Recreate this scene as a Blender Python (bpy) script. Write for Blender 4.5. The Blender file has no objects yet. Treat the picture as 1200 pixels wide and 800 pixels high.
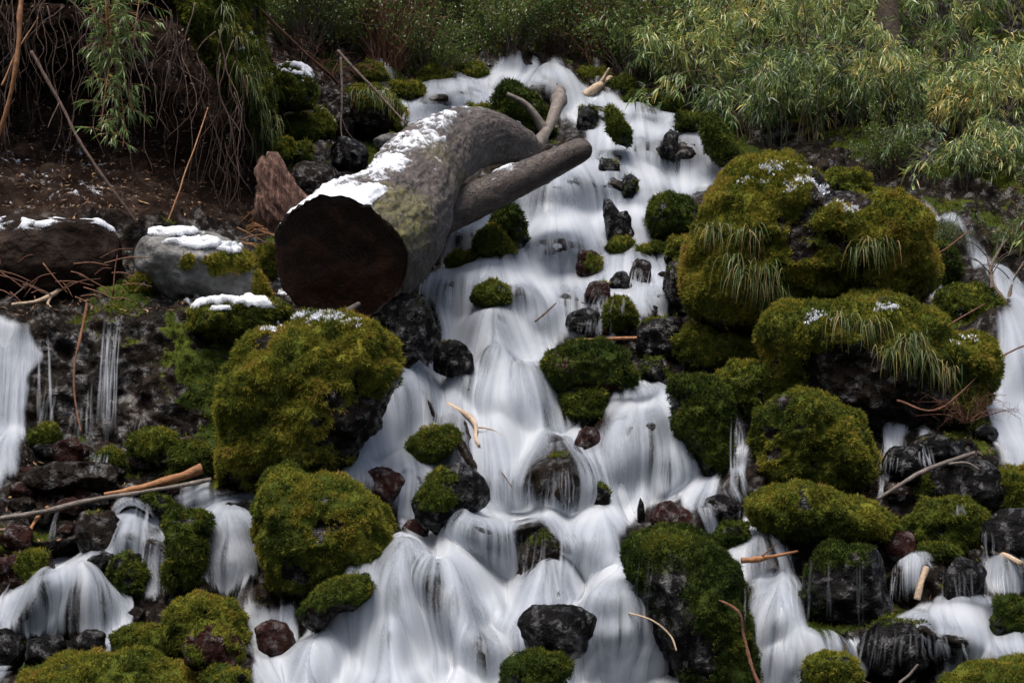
import bpy, math
import numpy as np

# ------------------------------------------------------------------ camera, sky, sun, exposure
W, F, HY, CZ = 1200.0, 1448.0, 600.0, 1.6      # photo width, focal length in photo pixels, horizon row, eye height
C = bpy.context.scene.collection
S = bpy.context.scene
rng = np.random.default_rng(7)
cam_d = bpy.data.cameras.new('camera'); cam = bpy.data.objects.new('camera', cam_d); C.objects.link(cam)
cam_d.sensor_width = 36.0; cam_d.lens = 36.0 * F / W; cam_d.shift_y = (HY - 400.0) / W
cam.location = (0, 0, CZ); cam.rotation_euler = (math.pi / 2, 0, 0)
cam_d.clip_start = 0.05; cam_d.clip_end = 400
S.camera = cam
wd = bpy.data.worlds.new('World'); S.world = wd; wd.use_nodes = True
nt = wd.node_tree; nt.nodes.clear()
wo = nt.nodes.new('ShaderNodeOutputWorld'); bg = nt.nodes.new('ShaderNodeBackground'); sky = nt.nodes.new('ShaderNodeTexSky')
sky.sky_type = 'NISHITA'; sky.sun_disc = False
SUN_EL, SUN_AZ = math.radians(72), math.radians(205)   # azimuth from north (+Y) clockwise: behind the camera, a little to its left
sky.sun_elevation = SUN_EL; sky.sun_rotation = SUN_AZ
sky.air_density = 1.0; sky.dust_density = 6.0; sky.ozone_density = 1.0
bg.inputs['Strength'].default_value = 0.13
nt.links.new(sky.outputs[0], bg.inputs[0]); nt.links.new(bg.outputs[0], wo.inputs[0])
sl = bpy.data.lights.new('sun', 'SUN'); so = bpy.data.objects.new('sun', sl); C.objects.link(so)
sl.energy = 2.1; sl.angle = math.radians(30); sl.color = (1.0, 0.97, 0.93)
from mathutils import Vector
sdir = Vector((math.sin(SUN_AZ) * math.cos(SUN_EL), math.cos(SUN_AZ) * math.cos(SUN_EL), math.sin(SUN_EL)))
so.rotation_euler = (-sdir).to_track_quat('-Z', 'Y').to_euler(); so.location = (0, -5, 20)
S.view_settings.view_transform = 'Standard'; S.view_settings.look = 'None'
S.view_settings.exposure = 0.95; S.view_settings.gamma = 1.0
S.view_settings.use_curve_mapping = False
S.render.engine = 'CYCLES'
S.cycles.transparent_max_bounces = 24; S.cycles.max_bounces = 6
S.cycles.diffuse_bounces = 3; S.cycles.glossy_bounces = 2; S.cycles.transmission_bounces = 3
S.cycles.use_denoising = True; S.cycles.denoiser = 'OPENIMAGEDENOISE'; S.cycles.denoising_input_passes = 'RGB_ALBEDO_NORMAL'; S.cycles.denoising_prefilter = 'ACCURATE'

# ------------------------------------------------------------------ numeric helpers
def _hash(ix, iy, iz, seed):
    h = (ix.astype(np.uint32) * np.uint32(374761393)) ^ (iy.astype(np.uint32) * np.uint32(668265263)) ^ (iz.astype(np.uint32) * np.uint32(2246822519)) ^ np.uint32((seed * 3266489917) & 0xffffffff)
    h ^= h >> np.uint32(15); h *= np.uint32(2246822519); h ^= h >> np.uint32(13); h *= np.uint32(3266489917); h ^= h >> np.uint32(16)
    return h.astype(np.float64) / 4294967295.0 * 2 - 1
def vnoise(p, seed=0):
    p = np.asarray(p, float); i = np.floor(p).astype(np.int64); f = p - i; f = f * f * f * (f * (f * 6 - 15) + 10)
    o = 0
    for a in (0, 1):
        wx = f[..., 0] if a else 1 - f[..., 0]
        for b in (0, 1):
            wy = f[..., 1] if b else 1 - f[..., 1]
            for c in (0, 1):
                wz = f[..., 2] if c else 1 - f[..., 2]
                o = o + wx * wy * wz * _hash(i[..., 0] + a, i[..., 1] + b, i[..., 2] + c, seed)
    return o
def fbm(p, octv=4, seed=0, gain=0.5):
    p = np.asarray(p, float); o = 0; a = 1.0; t = 0
    for k in range(octv):
        o = o + a * vnoise(p * 2 ** k + 17.3 * k, seed + k); t += a; a *= gain
    return o / t * 1.6
def ridged(p, octv=4, seed=0):
    p = np.asarray(p, float); o = 0; a = 1.0; t = 0
    for k in range(octv):
        o = o + a * (1 - 2 * np.abs(vnoise(p * 2 ** k + 9.1 * k, seed + k))); t += a; a *= 0.5
    return o / t
def sstep(a, b, x):
    t = np.clip((x - a) / (b - a), 0, 1); return t * t * (3 - 2 * t)
def blur1(a, s, ax):
    if s <= 0: return a
    r = int(math.ceil(s * 3)); k = np.exp(-0.5 * (np.arange(-r, r + 1) / s) ** 2); k /= k.sum()
    pad = [(0, 0)] * a.ndim; pad[ax] = (r, r); b = np.pad(a, pad, mode='edge'); o = np.zeros_like(a)
    n = a.shape[ax]
    for i, w in enumerate(k):
        sl_ = [slice(None)] * a.ndim; sl_[ax] = slice(i, i + n); o += w * b[tuple(sl_)]
    return o
def blur(a, sy, sx=None): return blur1(blur1(a, sy, 0), sy if sx is None else sx, 1)
def inpoly(X, Y, poly):
    r = np.zeros(X.shape, bool); n = len(poly); j = n - 1
    for i in range(n):
        xi, yi = poly[i]; xj, yj = poly[j]
        if yi != yj:
            c = ((yi > Y) != (yj > Y)) & (X < (xj - xi) * (Y - yi) / (yj - yi) + xi); r ^= c
        j = i
    return r
def unit(v): return v / np.maximum(np.linalg.norm(v, axis=-1, keepdims=True), 1e-9)

# ------------------------------------------------------------------ object helpers
def mesh_obj(name, V, Fc, mat, parent=None, attrs=None, smooth=True, loc=(0, 0, 0), sizes=None):
    """One mesh object from numpy: V (n,3); Fc (m,3), (m,4) or a flat loop list with sizes."""
    V = np.ascontiguousarray(V, np.float32); me = bpy.data.meshes.new(name)
    Fc = np.asarray(Fc, np.int32)
    if sizes is None: sizes = np.full(len(Fc), Fc.shape[1], np.int32)
    loops = Fc.ravel()
    me.vertices.add(len(V)); me.vertices.foreach_set('co', V.ravel())
    me.loops.add(len(loops)); me.loops.foreach_set('vertex_index', loops)
    me.polygons.add(len(sizes))
    st = np.zeros(len(sizes), np.int32); st[1:] = np.cumsum(sizes)[:-1]
    me.polygons.foreach_set('loop_start', st)
    try: me.polygons.foreach_set('loop_total', np.asarray(sizes, np.int32))
    except Exception: pass
    me.polygons.foreach_set('use_smooth', np.full(len(sizes), smooth, bool))
    for k, a in (attrs or {}).items():
        at_ = me.attributes.new(k, 'FLOAT', 'POINT'); at_.data.foreach_set('value', np.ascontiguousarray(a, np.float32))
    me.update(calc_edges=True); me.validate()
    me.materials.append(mat)
    o = bpy.data.objects.new(name, me); C.objects.link(o); o.location = loc
    if parent is not None: o.parent = parent
    return o
def tag(o, label=None, cat=None, group=None, kind=None):
    if label: o['label'] = label
    if cat: o['category'] = cat
    if group: o['group'] = group
    if kind: o['kind'] = kind
    return o
def empty(name, loc, label=None, cat=None, group=None):
    o = bpy.data.objects.new(name, None); o.empty_display_size = 0.1; C.objects.link(o); o.location = loc
    return tag(o, label, cat, group)
def copy_tree(o, parent=None):
    c = o.copy(); C.objects.link(c)
    if parent is not None: c.parent = parent
    for ch in [x for x in o.children]: copy_tree(ch, c)
    return c
def tube(P, R, n=8, cap=True, rough=0.0, seed=0, up=(0.3, 0.1, 1)):
    """verts, quads+caps as flat loops/sizes, v along, for a polyline P (k,3) with radii R."""
    P = np.asarray(P, float); R = np.broadcast_to(np.asarray(R, float), (len(P),)); k = len(P)
    T = unit(np.gradient(P, axis=0)); U = unit(np.cross(T, np.asarray(up, float) + 1e-4)); Vv = np.cross(T, U)
    a = np.linspace(0, 2 * math.pi, n, endpoint=False)
    V = P[:, None] + R[:, None, None] * (np.cos(a)[None, :, None] * U[:, None] + np.sin(a)[None, :, None] * Vv[:, None])
    if rough:
        N = unit(V - P[:, None]); V = V + N * (rough * R[:, None] * fbm(V / (R.mean() * 5.0) + seed * 3.1, 2, seed))[..., None]
    V = V.reshape(-1, 3)
    i = np.arange(k - 1)[:, None] * n; j = np.arange(n)[None, :]; j2 = (j + 1) % n
    q = np.stack([i + j, i + j2, i + n + j2, i + n + j], -1).reshape(-1, 4)
    loops = q.ravel().tolist(); sizes = [4] * len(q)
    if cap:
        loops += list(range(n))[::-1]; sizes.append(n)
        loops += list(range((k - 1) * n, k * n)); sizes.append(n)
    return V, loops, sizes
class Bag:
    def __init__(s): s.V = []; s.L = []; s.S = []; s.n = 0; s.T = []
    def add(s, V, L, Sz, tint=0.5):
        s.V.append(V); s.L.append(np.asarray(L, np.int64) + s.n); s.S.append(np.asarray(Sz, np.int32)); s.n += len(V)
        s.T.append(np.broadcast_to(np.asarray(tint, float), (len(V),)))
    def tube(s, P, R, n=5, tint=0.5, cap=True, rough=0.0, seed=0): s.add(*tube(P, R, n, cap, rough, seed), tint)
    def build(s, name, mat, parent=None, loc=(0, 0, 0), smooth=True):
        return mesh_obj(name, np.concatenate(s.V) - np.asarray(loc if parent is None else (0, 0, 0)), np.concatenate(s.L), mat, parent, {'tint': np.concatenate(s.T)}, smooth, loc, np.concatenate(s.S))
def spline(pts, n):
    """Catmull-Rom through pts (k,d) to n samples."""
    p = np.asarray(pts, float); k = len(p); q = np.vstack([2 * p[0] - p[1], p, 2 * p[-1] - p[-2]])
    t = np.linspace(0, k - 1 - 1e-9, n); i = t.astype(int); f = (t - i)[:, None]
    a, b, c, d = q[i], q[i + 1], q[i + 2], q[i + 3]
    return 0.5 * (2 * b + (c - a) * f + (2 * a - 5 * b + 4 * c - d) * f ** 2 + (3 * b - a - 3 * c + d) * f ** 3)

# ------------------------------------------------------------------ materials
class NT:
    def __init__(s, name):
        s.m = bpy.data.materials.new(name); s.m.use_nodes = True; s.t = s.m.node_tree; s.t.nodes.clear()
        s.out = s.n('OutputMaterial')
    def n(s, t, **k):
        x = s.t.nodes.new('ShaderNode' + t)
        for a, b in k.items(): setattr(x, a, b)
        return x
    def l(s, a, b): s.t.links.new(a, b)
    def attr(s, name): return s.n('Attribute', attribute_name=name).outputs['Fac']
    def noise(s, scale, detail=4, rough=0.55, vec=None, dist=0.0):
        x = s.n('TexNoise'); x.inputs['Scale'].default_value = scale; x.inputs['Detail'].default_value = detail
        x.inputs['Roughness'].default_value = rough; x.inputs['Distortion'].default_value = dist
        s.l(vec if vec is not None else s.pos(), x.inputs['Vector']); return x.outputs['Fac']
    def pos(s): return s.n('TexCoord').outputs['Object']
    def ramp(s, fac, stops, interp='LINEAR'):
        r = s.n('ValToRGB'); r.color_ramp.interpolation = interp; e = r.color_ramp.elements
        while len(e) < len(stops): e.new(0.5)
        for x, (p, c) in zip(e, stops):
            x.position = p; x.color = (*c, 1) if len(c) == 3 else c
        s.l(fac, r.inputs[0]); return r.outputs[0]
    def math(s, op, a, b=None, clamp=False):
        m = s.n('Math', operation=op, use_clamp=clamp)
        for i, v in enumerate((a, b)):
            if v is None: continue
            if isinstance(v, (int, float)): m.inputs[i].default_value = v
            else: s.l(v, m.inputs[i])
        return m.outputs[0]
    def maprange(s, v, a, b, c, d):
        m = s.n('MapRange'); s.l(v, m.inputs[0])
        for i, x in enumerate((a, b, c, d)): m.inputs[i + 1].default_value = x
        return m.outputs[0]
    def mix(s, fac, a, b):
        m = s.n('Mix', data_type='RGBA')
        if isinstance(fac, (int, float)): m.inputs[0].default_value = fac
        else: s.l(fac, m.inputs[0])
        for i, v in ((6, a), (7, b)):
            if isinstance(v, tuple): m.inputs[i].default_value = (*v, 1)
            else: s.l(v, m.inputs[i])
        return m.outputs[2]
    def bump(s, h, strength=0.5, dist=0.02, nrm=None):
        b = s.n('Bump'); b.inputs['Strength'].default_value = strength; b.inputs['Distance'].default_value = dist
        s.l(h, b.inputs['Height'])
        if nrm is not None: s.l(nrm, b.inputs['Normal'])
        return b.outputs[0]
    def pbr(s, col, rough=0.6, normal=None, spec=0.5, coat=0.0):
        p = s.n('BsdfPrincipled')
        if isinstance(col, tuple): p.inputs['Base Color'].default_value = (*col, 1)
        else: s.l(col, p.inputs['Base Color'])
        if isinstance(rough, (int, float)): p.inputs['Roughness'].default_value = rough
        else: s.l(rough, p.inputs['Roughness'])
        if isinstance(spec, (int, float)): p.inputs['Specular IOR Level'].default_value = spec
        else: s.l(spec, p.inputs['Specular IOR Level'])
        if normal is not None: s.l(normal, p.inputs['Normal'])
        return p
    def done(s, sh): s.l(sh, s.out.inputs[0]); return s.m

MOSS_STOPS = [(0.0, (0.012, 0.022, 0.004)), (0.25, (0.034, 0.050, 0.009)), (0.45, (0.080, 0.098, 0.014)), (0.65, (0.160, 0.155, 0.020)), (0.82, (0.265, 0.225, 0.032)), (0.93, (0.25, 0.175, 0.035)), (1.0, (0.16, 0.085, 0.03))]
def rock_mat(name, c0, c1, c2, wet=0.6, scale=6.0, dry_attr=False):
    m = NT(name)
    n1 = m.noise(scale, 8, 0.62); n2 = m.noise(scale * 6, 6, 0.65); n3 = m.noise(scale * 0.35, 3, 0.5)
    col = m.ramp(n1, [(0.3, c0), (0.52, c1), (0.72, c2)])
    col = m.mix(m.maprange(n3, 0.35, 0.7, 0.0, 0.45), col, tuple(0.45 * x for x in c0))
    mossn = m.noise(26, 5, 0.7)
    msk = m.math('ADD', m.attr('moss'), m.math('MULTIPLY', m.math('SUBTRACT', mossn, 0.5), 1.2))
    msk = m.maprange(msk, 0.42, 0.6, 0.0, 1.0)
    mcol = m.ramp(m.math('ADD', m.math('MULTIPLY', m.attr('tone'), 0.8), m.math('MULTIPLY', m.math('SUBTRACT', mossn, 0.5), 0.5)), [(p, tuple(0.7 * x for x in c)) for p, c in MOSS_STOPS])
    col = m.mix(msk, col, mcol)
    r = m.maprange(m.math('ADD', m.math('MULTIPLY', n2, 0.6), m.math('MULTIPLY', n3, 0.4)), 0.40, 0.62, 0.46 - 0.36 * wet, 0.92 - 0.52 * wet)
    rmix = m.n('Mix', data_type='FLOAT'); m.l(msk, rmix.inputs[0]); m.l(r, rmix.inputs[2]); rmix.inputs[3].default_value = 0.95
    vr = m.n('TexVoronoi', feature='F1'); vr.inputs['Scale'].default_value = scale * 1.6; m.l(m.pos(), vr.inputs['Vector']); b = m.bump(n1, 0.9, 0.08); b = m.bump(vr.outputs['Distance'], 0.55, 0.05, b); b = m.bump(n2, 0.6, 0.014, b)
    sp = m.n('Mix', data_type='FLOAT'); m.l(msk, sp.inputs[0]); sheen = m.maprange(m.noise(scale * 2.2, 4, 0.6), 0.50, 0.64, 0.04, 0.04 + 0.62 * wet); m.l(sheen, sp.inputs[2]); sp.inputs[3].default_value = 0.05
    if dry_attr: col = m.mix(m.attr('dry'), col, m.ramp(n1, [(0.3, (0.006, 0.004, 0.003)), (0.52, (0.020, 0.013, 0.010)), (0.72, (0.055, 0.038, 0.028))])); m.l(m.math('MULTIPLY', m.math('SUBTRACT', 1.0, m.attr('dry')), sheen), sp.inputs[2])
    return m.done(m.pbr(col, rmix.outputs[0], b, sp.outputs[0]).outputs[0])
M = {}
M['black'] = rock_mat('wet black rock', (0.002, 0.002, 0.0022), (0.0055, 0.005, 0.005), (0.018, 0.016, 0.015), 1.0, 7)
M['brown'] = rock_mat('wet brown rock', (0.004, 0.003, 0.0024), (0.011, 0.0075, 0.0055), (0.028, 0.020, 0.014), 0.9, 7)
M['red'] = rock_mat('wet reddish rock', (0.007, 0.003, 0.0025), (0.024, 0.0085, 0.0065), (0.060, 0.025, 0.018), 0.95, 7)
M['grey'] = rock_mat('grey stone', (0.05, 0.05, 0.048), (0.15, 0.148, 0.142), (0.30, 0.295, 0.285), 0.35, 5)
M['terrain'] = rock_mat('wet hillside rock and soil', (0.003, 0.0024, 0.002), (0.010, 0.007, 0.005), (0.028, 0.019, 0.013), 0.85, 4.5, True)
M['soil'] = rock_mat('dark bank soil', (0.006, 0.004, 0.003), (0.020, 0.013, 0.010), (0.055, 0.037, 0.027), 0.0, 5)
def tint_mat(name, stops, rough=0.8, trans=0.25, spec=0.15):
    m = NT(name); col = m.ramp(m.attr('tint'), stops)
    p = m.pbr(col, rough, None, spec)
    if trans <= 0: return m.done(p.outputs[0])
    t = m.n('BsdfTranslucent'); m.l(col, t.inputs[0]); x = m.n('MixShader'); x.inputs[0].default_value = trans
    m.l(p.outputs[0], x.inputs[1]); m.l(t.outputs[0], x.inputs[2]); return m.done(x.outputs[0])
M['moss'] = tint_mat('moss', MOSS_STOPS, 0.75, 0.3, 0.08)
M['bamboo_leaf'] = tint_mat('bamboo leaves', [(0.0, (0.030, 0.058, 0.018)), (0.3, (0.110, 0.175, 0.050)), (0.6, (0.270, 0.335, 0.105)), (0.82, (0.46, 0.41, 0.11)), (1.0, (0.52, 0.38, 0.13))], 0.36, 0.35, 0.5)
M['shrub_leaf'] = tint_mat('shrub leaves', [(0.0, (0.020, 0.040, 0.010)), (0.5, (0.070, 0.115, 0.026)), (0.85, (0.13, 0.165, 0.032)), (1.0, (0.20, 0.15, 0.03))], 0.3, 0.3, 0.35)
M['grass'] = tint_mat('grass blades', [(0.0, (0.045, 0.075, 0.015)), (0.5, (0.105, 0.130, 0.026)), (0.75, (0.21, 0.17, 0.06)), (1.0, (0.20, 0.11, 0.045))], 0.55, 0.25, 0.3)
def bark_mat(name, stops, scale=9.0, rough=0.8, stretch=(1, 1, 1)):
    m = NT(name); mp = m.n('Mapping'); m.l(m.pos(), mp.inputs[0]); mp.inputs['Scale'].default_value = stretch
    n1 = m.noise(scale, 7, 0.65, mp.outputs[0]); n2 = m.noise(scale * 7, 5, 0.6, mp.outputs[0])
    col = m.ramp(m.math('ADD', m.math('MULTIPLY', n1, 0.75), m.math('MULTIPLY', m.attr('tint'), 0.25)), stops)
    return m.done(m.pbr(col, rough, m.bump(n2, 0.7, 0.01, m.bump(n1, 0.8, 0.02)), 0.3).outputs[0])
M['twig'] = bark_mat('grey brown twig', [(0.2, (0.02, 0.014, 0.010)), (0.5, (0.075, 0.052, 0.038)), (0.8, (0.17, 0.13, 0.10))], 20)
M['redtwig'] = bark_mat('red brown twig', [(0.2, (0.035, 0.014, 0.008)), (0.5, (0.115, 0.048, 0.026)), (0.8, (0.22, 0.11, 0.065))], 20)
M['root'] = bark_mat('dangling root', [(0.2, (0.018, 0.011, 0.008)), (0.5, (0.060, 0.036, 0.025)), (0.8, (0.13, 0.085, 0.06))], 20)
M['stick'] = bark_mat('orange brown stick', [(0.25, (0.06, 0.024, 0.010)), (0.5, (0.21, 0.090, 0.032)), (0.75, (0.36, 0.18, 0.08))], 14, 0.5)
M['palestick'] = bark_mat('pale stick', [(0.25, (0.16, 0.11, 0.07)), (0.5, (0.34, 0.25, 0.17)), (0.75, (0.52, 0.42, 0.31))], 14, 0.6)
M['greystick'] = bark_mat('grey stick', [(0.25, (0.03, 0.024, 0.02)), (0.5, (0.11, 0.09, 0.075)), (0.75, (0.24, 0.20, 0.17))], 14, 0.6)
def log_mat(name, c0, c1, c2, lichen=1.0):
    m = NT(name); u = m.n('CombineXYZ'); m.l(m.attr('along'), u.inputs[0]); m.l(m.attr('ax'), u.inputs[1]); m.l(m.attr('az'), u.inputs[2])
    mp = m.n('Mapping'); m.l(u.outputs[0], mp.inputs[0]); mp.inputs['Scale'].default_value = (0.55, 1, 1)
    n1 = m.noise(7, 8, 0.7, mp.outputs[0], 0.4); n2 = m.noise(30, 7, 0.7, mp.outputs[0], 0.3); n3 = m.noise(2.2, 5, 0.6, mp.outputs[0])
    vo = m.n('TexVoronoi', feature='DISTANCE_TO_EDGE'); vo.inputs['Scale'].default_value = 15
    w2 = m.n('Mapping'); m.l(u.outputs[0], w2.inputs[0]); w2.inputs['Scale'].default_value = (0.4, 1, 1)
    va = m.n('VectorMath', operation='ADD'); m.l(w2.outputs[0], va.inputs[0]); ns = m.n('TexNoise'); ns.inputs['Scale'].default_value = 6; m.l(u.outputs[0], ns.inputs['Vector'])
    vs = m.n('VectorMath', operation='SCALE'); m.l(ns.outputs['Color'], vs.inputs[0]); vs.inputs['Scale'].default_value = 0.35; m.l(vs.outputs[0], va.inputs[1]); m.l(va.outputs[0], vo.inputs['Vector'])
    crack = m.maprange(vo.outputs[0], 0.0, 0.07, 0.0, 1.0)
    col = m.ramp(m.math('ADD', m.math('MULTIPLY', n1, 0.6), m.math('MULTIPLY', n2, 0.4)), [(0.32, c0), (0.52, c1), (0.72, c2)])
    col = m.mix(m.math('SUBTRACT', 1.0, crack), col, tuple(0.35 * x for x in c0))
    li = m.maprange(m.math('ADD', m.math('MULTIPLY', m.attr('lichen'), 0.75), m.math('SUBTRACT', n3, 0.5)), 0.30, 0.55, 0.0, 0.85 * lichen)
    li = m.math('MULTIPLY', li, m.maprange(n2, 0.38, 0.6, 0.0, 1.0))
    col = m.mix(li, col, (0.105, 0.098, 0.022))
    b = m.bump(m.math('MULTIPLY', crack, 1.0), 0.5, 0.012); b = m.bump(n1, 0.5, 0.03, b); b = m.bump(n2, 0.7, 0.012, b)
    return m.done(m.pbr(col, m.maprange(n2, 0.3, 0.7, 0.45, 0.85), b, 0.35).outputs[0])
M['log'] = log_mat('weathered log', (0.010, 0.007, 0.0055), (0.052, 0.039, 0.032), (0.17, 0.14, 0.122))
M['log2'] = log_mat('wet brown log', (0.008, 0.005, 0.004), (0.036, 0.024, 0.018), (0.13, 0.10, 0.085), 0.2)
def end_mat():
    m = NT('sawn log end'); v = m.n('CombineXYZ'); m.l(m.attr('ax'), v.inputs[0]); m.l(m.attr('az'), v.inputs[1])
    n = m.noise(5, 6, 0.6, v.outputs[0]); n2 = m.noise(40, 5, 0.7, v.outputs[0])
    ln = m.n('VectorMath', operation='LENGTH'); m.l(v.outputs[0], ln.inputs[0])
    w = m.math('SINE', m.math('ADD', m.math('MULTIPLY', ln.outputs['Value'], 190.0), m.math('MULTIPLY', n, 14.0)))
    col = m.ramp(n, [(0.3, (0.004, 0.003, 0.0025)), (0.5, (0.014, 0.007, 0.005)), (0.7, (0.062, 0.026, 0.015))])
    low = m.maprange(m.attr('az'), -0.45, 0.1, 0.55, 0.0)
    col = m.mix(m.math('MULTIPLY', low, m.maprange(n2, 0.35, 0.65, 0.2, 1.0)), col, (0.085, 0.028, 0.013))
    ang = m.n('TexNoise'); nv = m.n('VectorMath', operation='NORMALIZE'); m.l(v.outputs[0], nv.inputs[0]); m.l(nv.outputs[0], ang.inputs['Vector']); ang.inputs['Scale'].default_value = 5.0; ang.inputs['Detail'].default_value = 5
    ck = m.maprange(m.math('ABSOLUTE', m.math('SUBTRACT', ang.outputs['Fac'], 0.5)), 0.0, 0.02, 1.0, 0.0); ck = m.math('MULTIPLY', ck, m.maprange(n, 0.5, 0.65, 0.0, 1.0)); col = m.mix(m.math('MULTIPLY', ck, 0.4), col, (0.10, 0.06, 0.045))
    col = m.mix(m.math('MULTIPLY', m.maprange(w, 0.3, 1.0, 0.0, 0.35), m.maprange(n2, 0.4, 0.6, 0.0, 1.0)), col, (0.07, 0.035, 0.022))
    return m.done(m.pbr(col, 0.6, m.bump(w, 0.06, 0.003, m.bump(n, 0.8, 0.03, m.bump(n2, 0.8, 0.010))), 0.16).outputs[0])
M['end'] = end_mat()
def snow_mat(crumbs=False):
    m = NT('thin snow'); n = m.noise(60, 4, 0.7)
    p = m.pbr(m.ramp(n, [(0.3, (0.36, 0.38, 0.42)), (0.55, (0.52, 0.54, 0.57))]), 0.7, m.bump(n, 0.6, 0.012), 0.15)
    if not crumbs:
        c = m.math('ADD', m.math('MULTIPLY', m.attr('cover'), 2.2), m.math('MULTIPLY', m.math('SUBTRACT', m.noise(95, 4, 0.75), 0.5), 3.0))
        m.l(m.maprange(c, -0.1, 1.1, 0.0, 1.0), p.inputs['Alpha'])
    return m.done(p.outputs[0])
M['snowbits'] = snow_mat(True); M['snowbits'].node_tree.nodes['Principled BSDF'].inputs['Base Color'].default_value = (.8, .82, .86, 1); [M['snowbits'].node_tree.links.remove(l_) for l_ in list(M['snowbits'].node_tree.nodes['Principled BSDF'].inputs['Base Color'].links)]
M['snow'] = snow_mat()
def water_mat():
    m = NT('silky falling water'); f = m.attr('foam'); st = m.attr('streak')
    col = m.ramp(st, [(0.0, (0.14, 0.152, 0.175)), (0.4, (0.35, 0.385, 0.435)), (0.72, (0.60, 0.64, 0.70)), (1.0, (0.79, 0.82, 0.86))])
    d = m.pbr(col, 0.45, None, 0.25)
    t = m.n('BsdfTranslucent'); m.l(col, t.inputs[0])
    x = m.n('MixShader'); x.inputs[0].default_value = 0.62; m.l(d.outputs[0], x.inputs[1]); m.l(t.outputs[0], x.inputs[2])
    tr = m.n('BsdfTransparent'); y = m.n('MixShader'); m.l(f, y.inputs[0]); m.l(tr.outputs[0], y.inputs[1]); m.l(x.outputs[0], y.inputs[2])
    return m.done(y.outputs[0])
M['water'] = water_mat()
def film_mat():
    m = NT('clear water film'); f = m.attr('foam')
    g = m.n('BsdfGlossy'); g.inputs['Roughness'].default_value = 0.18; g.inputs[0].default_value = (0.9, 0.93, 1, 1)
    tr = m.n('BsdfTransparent'); y = m.n('MixShader'); m.l(f, y.inputs[0]); m.l(tr.outputs[0], y.inputs[1]); m.l(g.outputs[0], y.inputs[2])
    return m.done(y.outputs[0])

# ------------------------------------------------------------------ the hillside: depth of the ground along sight lines, then real 3D points
CEN = [(-260, 28), (-100, 24), (0, 20.5), (60, 18), (84, 16.2), (130, 15), (200, 13.2), (300, 11.4), (400, 10), (500, 8.8), (600, 7.8), (700, 6.9), (800, 6.1), (900, 5.4), (1000, 4.9), (1110, 4.4)]
LOWL = [(600, 7.7), (700, 6.9), (800, 6.1), (900, 5.4), (1000, 4.9), (1110, 4.4)]
COLS = {
    -360: [(-260, 16), (0, 13.8), (150, 12.7), (185, 11.4), (248, 10.2), (258, 9.6), (343, 9.45), (358, 9.0), (372, 8.75), (512, 8.45), (540, 8.15)] + LOWL,
    130: [(-260, 16), (0, 13.8), (150, 12.7), (185, 11.4), (248, 10.2), (258, 9.6), (343, 9.45), (358, 9.0), (372, 8.75), (512, 8.45), (540, 8.15)] + LOWL,
    240: [(-260, 17), (0, 14.6), (150, 12.9), (190, 12.0), (255, 10.9), (300, 10.0), (345, 9.3), (358, 9.0), (375, 8.8), (510, 8.45), (540, 8.15)] + LOWL,
    320: [(-260, 19), (0, 15.4), (100, 13.6), (190, 12.3), (260, 11.4), (330, 10.0), (362, 9.2), (400, 9.0), (500, 8.4), (540, 8.1)] + LOWL,
    410: [(-260, 22), (0, 17.0), (80, 14.8), (160, 13.3), (180, 12.9), (260, 11.9), (330, 10.6), (380, 9.8), (500, 8.6)] + LOWL,
    500: CEN, 780: CEN,
    900: [(-260, 24), (0, 18), (100, 15.3), (170, 13.9), (230, 12.5), (300, 11.2), (400, 9.7), (500, 8.8)] + LOWL,
    1080: [(-260, 23), (0, 17), (180, 13.4), (250, 12.2), (300, 11.3), (400, 10.0), (540, 8.5)] + LOWL,
    1560: [(-260, 22), (0, 16.4), (150, 13.6), (250, 12.2), (340, 11.0), (400, 10.2), (540, 8.6)] + LOWL,
}
GX0, GY0, DX, DY = -360.0, -260.0, 2.4, 2.0
gx = np.arange(GX0, 1560.01, DX); gy = np.arange(GY0, 1110.01, DY)
ck = sorted(COLS)
cd = np.array([np.interp(gy, [a for a, _ in COLS[k]], [b for _, b in COLS[k]]) for k in ck])       # (cols, rows)
D0 = np.empty((len(gy), len(gx)))
for r in range(len(gy)): D0[r] = np.interp(gx, ck, cd[:, r])
D0 = blur(D0, 2.0, 9.0)
PX, PY = np.meshgrid(gx, gy)
# cascade steps: riser (nearly sheer) then tread
q = np.log(np.maximum(40 + 0.11 * (PY - 85), 5) / 40) / 0.11
q = q + 0.62 * fbm(np.stack([PX / 150, PY / 300, 0 * PX], -1), 2, 11) + 0.10 * fbm(np.stack([PX / 30, PY / 90, 0 * PX], -1), 2, 12)
fr = q - np.floor(q); g = np.where(fr < 0.66, 0.12 * fr / 0.66, 0.12 + 0.88 * (fr - 0.66) / 0.34)
dq = (g - fr)
per = 40 + 0.11 * (np.clip(PY, 85, 1000) - 85)
stepw = sstep(70, 110, PY) * sstep(430, 520, PX + np.clip(PY - 540, 0, 120) * 4) * (1 - sstep(950, 1080, PX) * (1 - sstep(520, 600, PY)))
q2 = q * 2.4 + 1.0 * fbm(np.stack([PX / 55, PY / 120, 0 * PX + 3], -1), 3, 13)
f2 = q2 - np.floor(q2); g2 = np.where(f2 < 0.62, 0.25 * f2 / 0.62, 0.25 + 0.75 * (f2 - 0.62) / 0.38)
PYw = PY + (dq * 0.92 + (g2 - f2) / 2.4 * 0.35) * per * stepw
ri = np.clip((PYw - GY0) / DY, 0, len(gy) - 1.001); r0 = ri.astype(int); rf = ri - r0
cidx = np.broadcast_to(np.arange(len(gx)), PX.shape)
D1 = D0[r0, cidx] * (1 - rf) + D0[r0 + 1, cidx] * rf
D1 = blur(D1, 1.0, 1.5)
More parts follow.
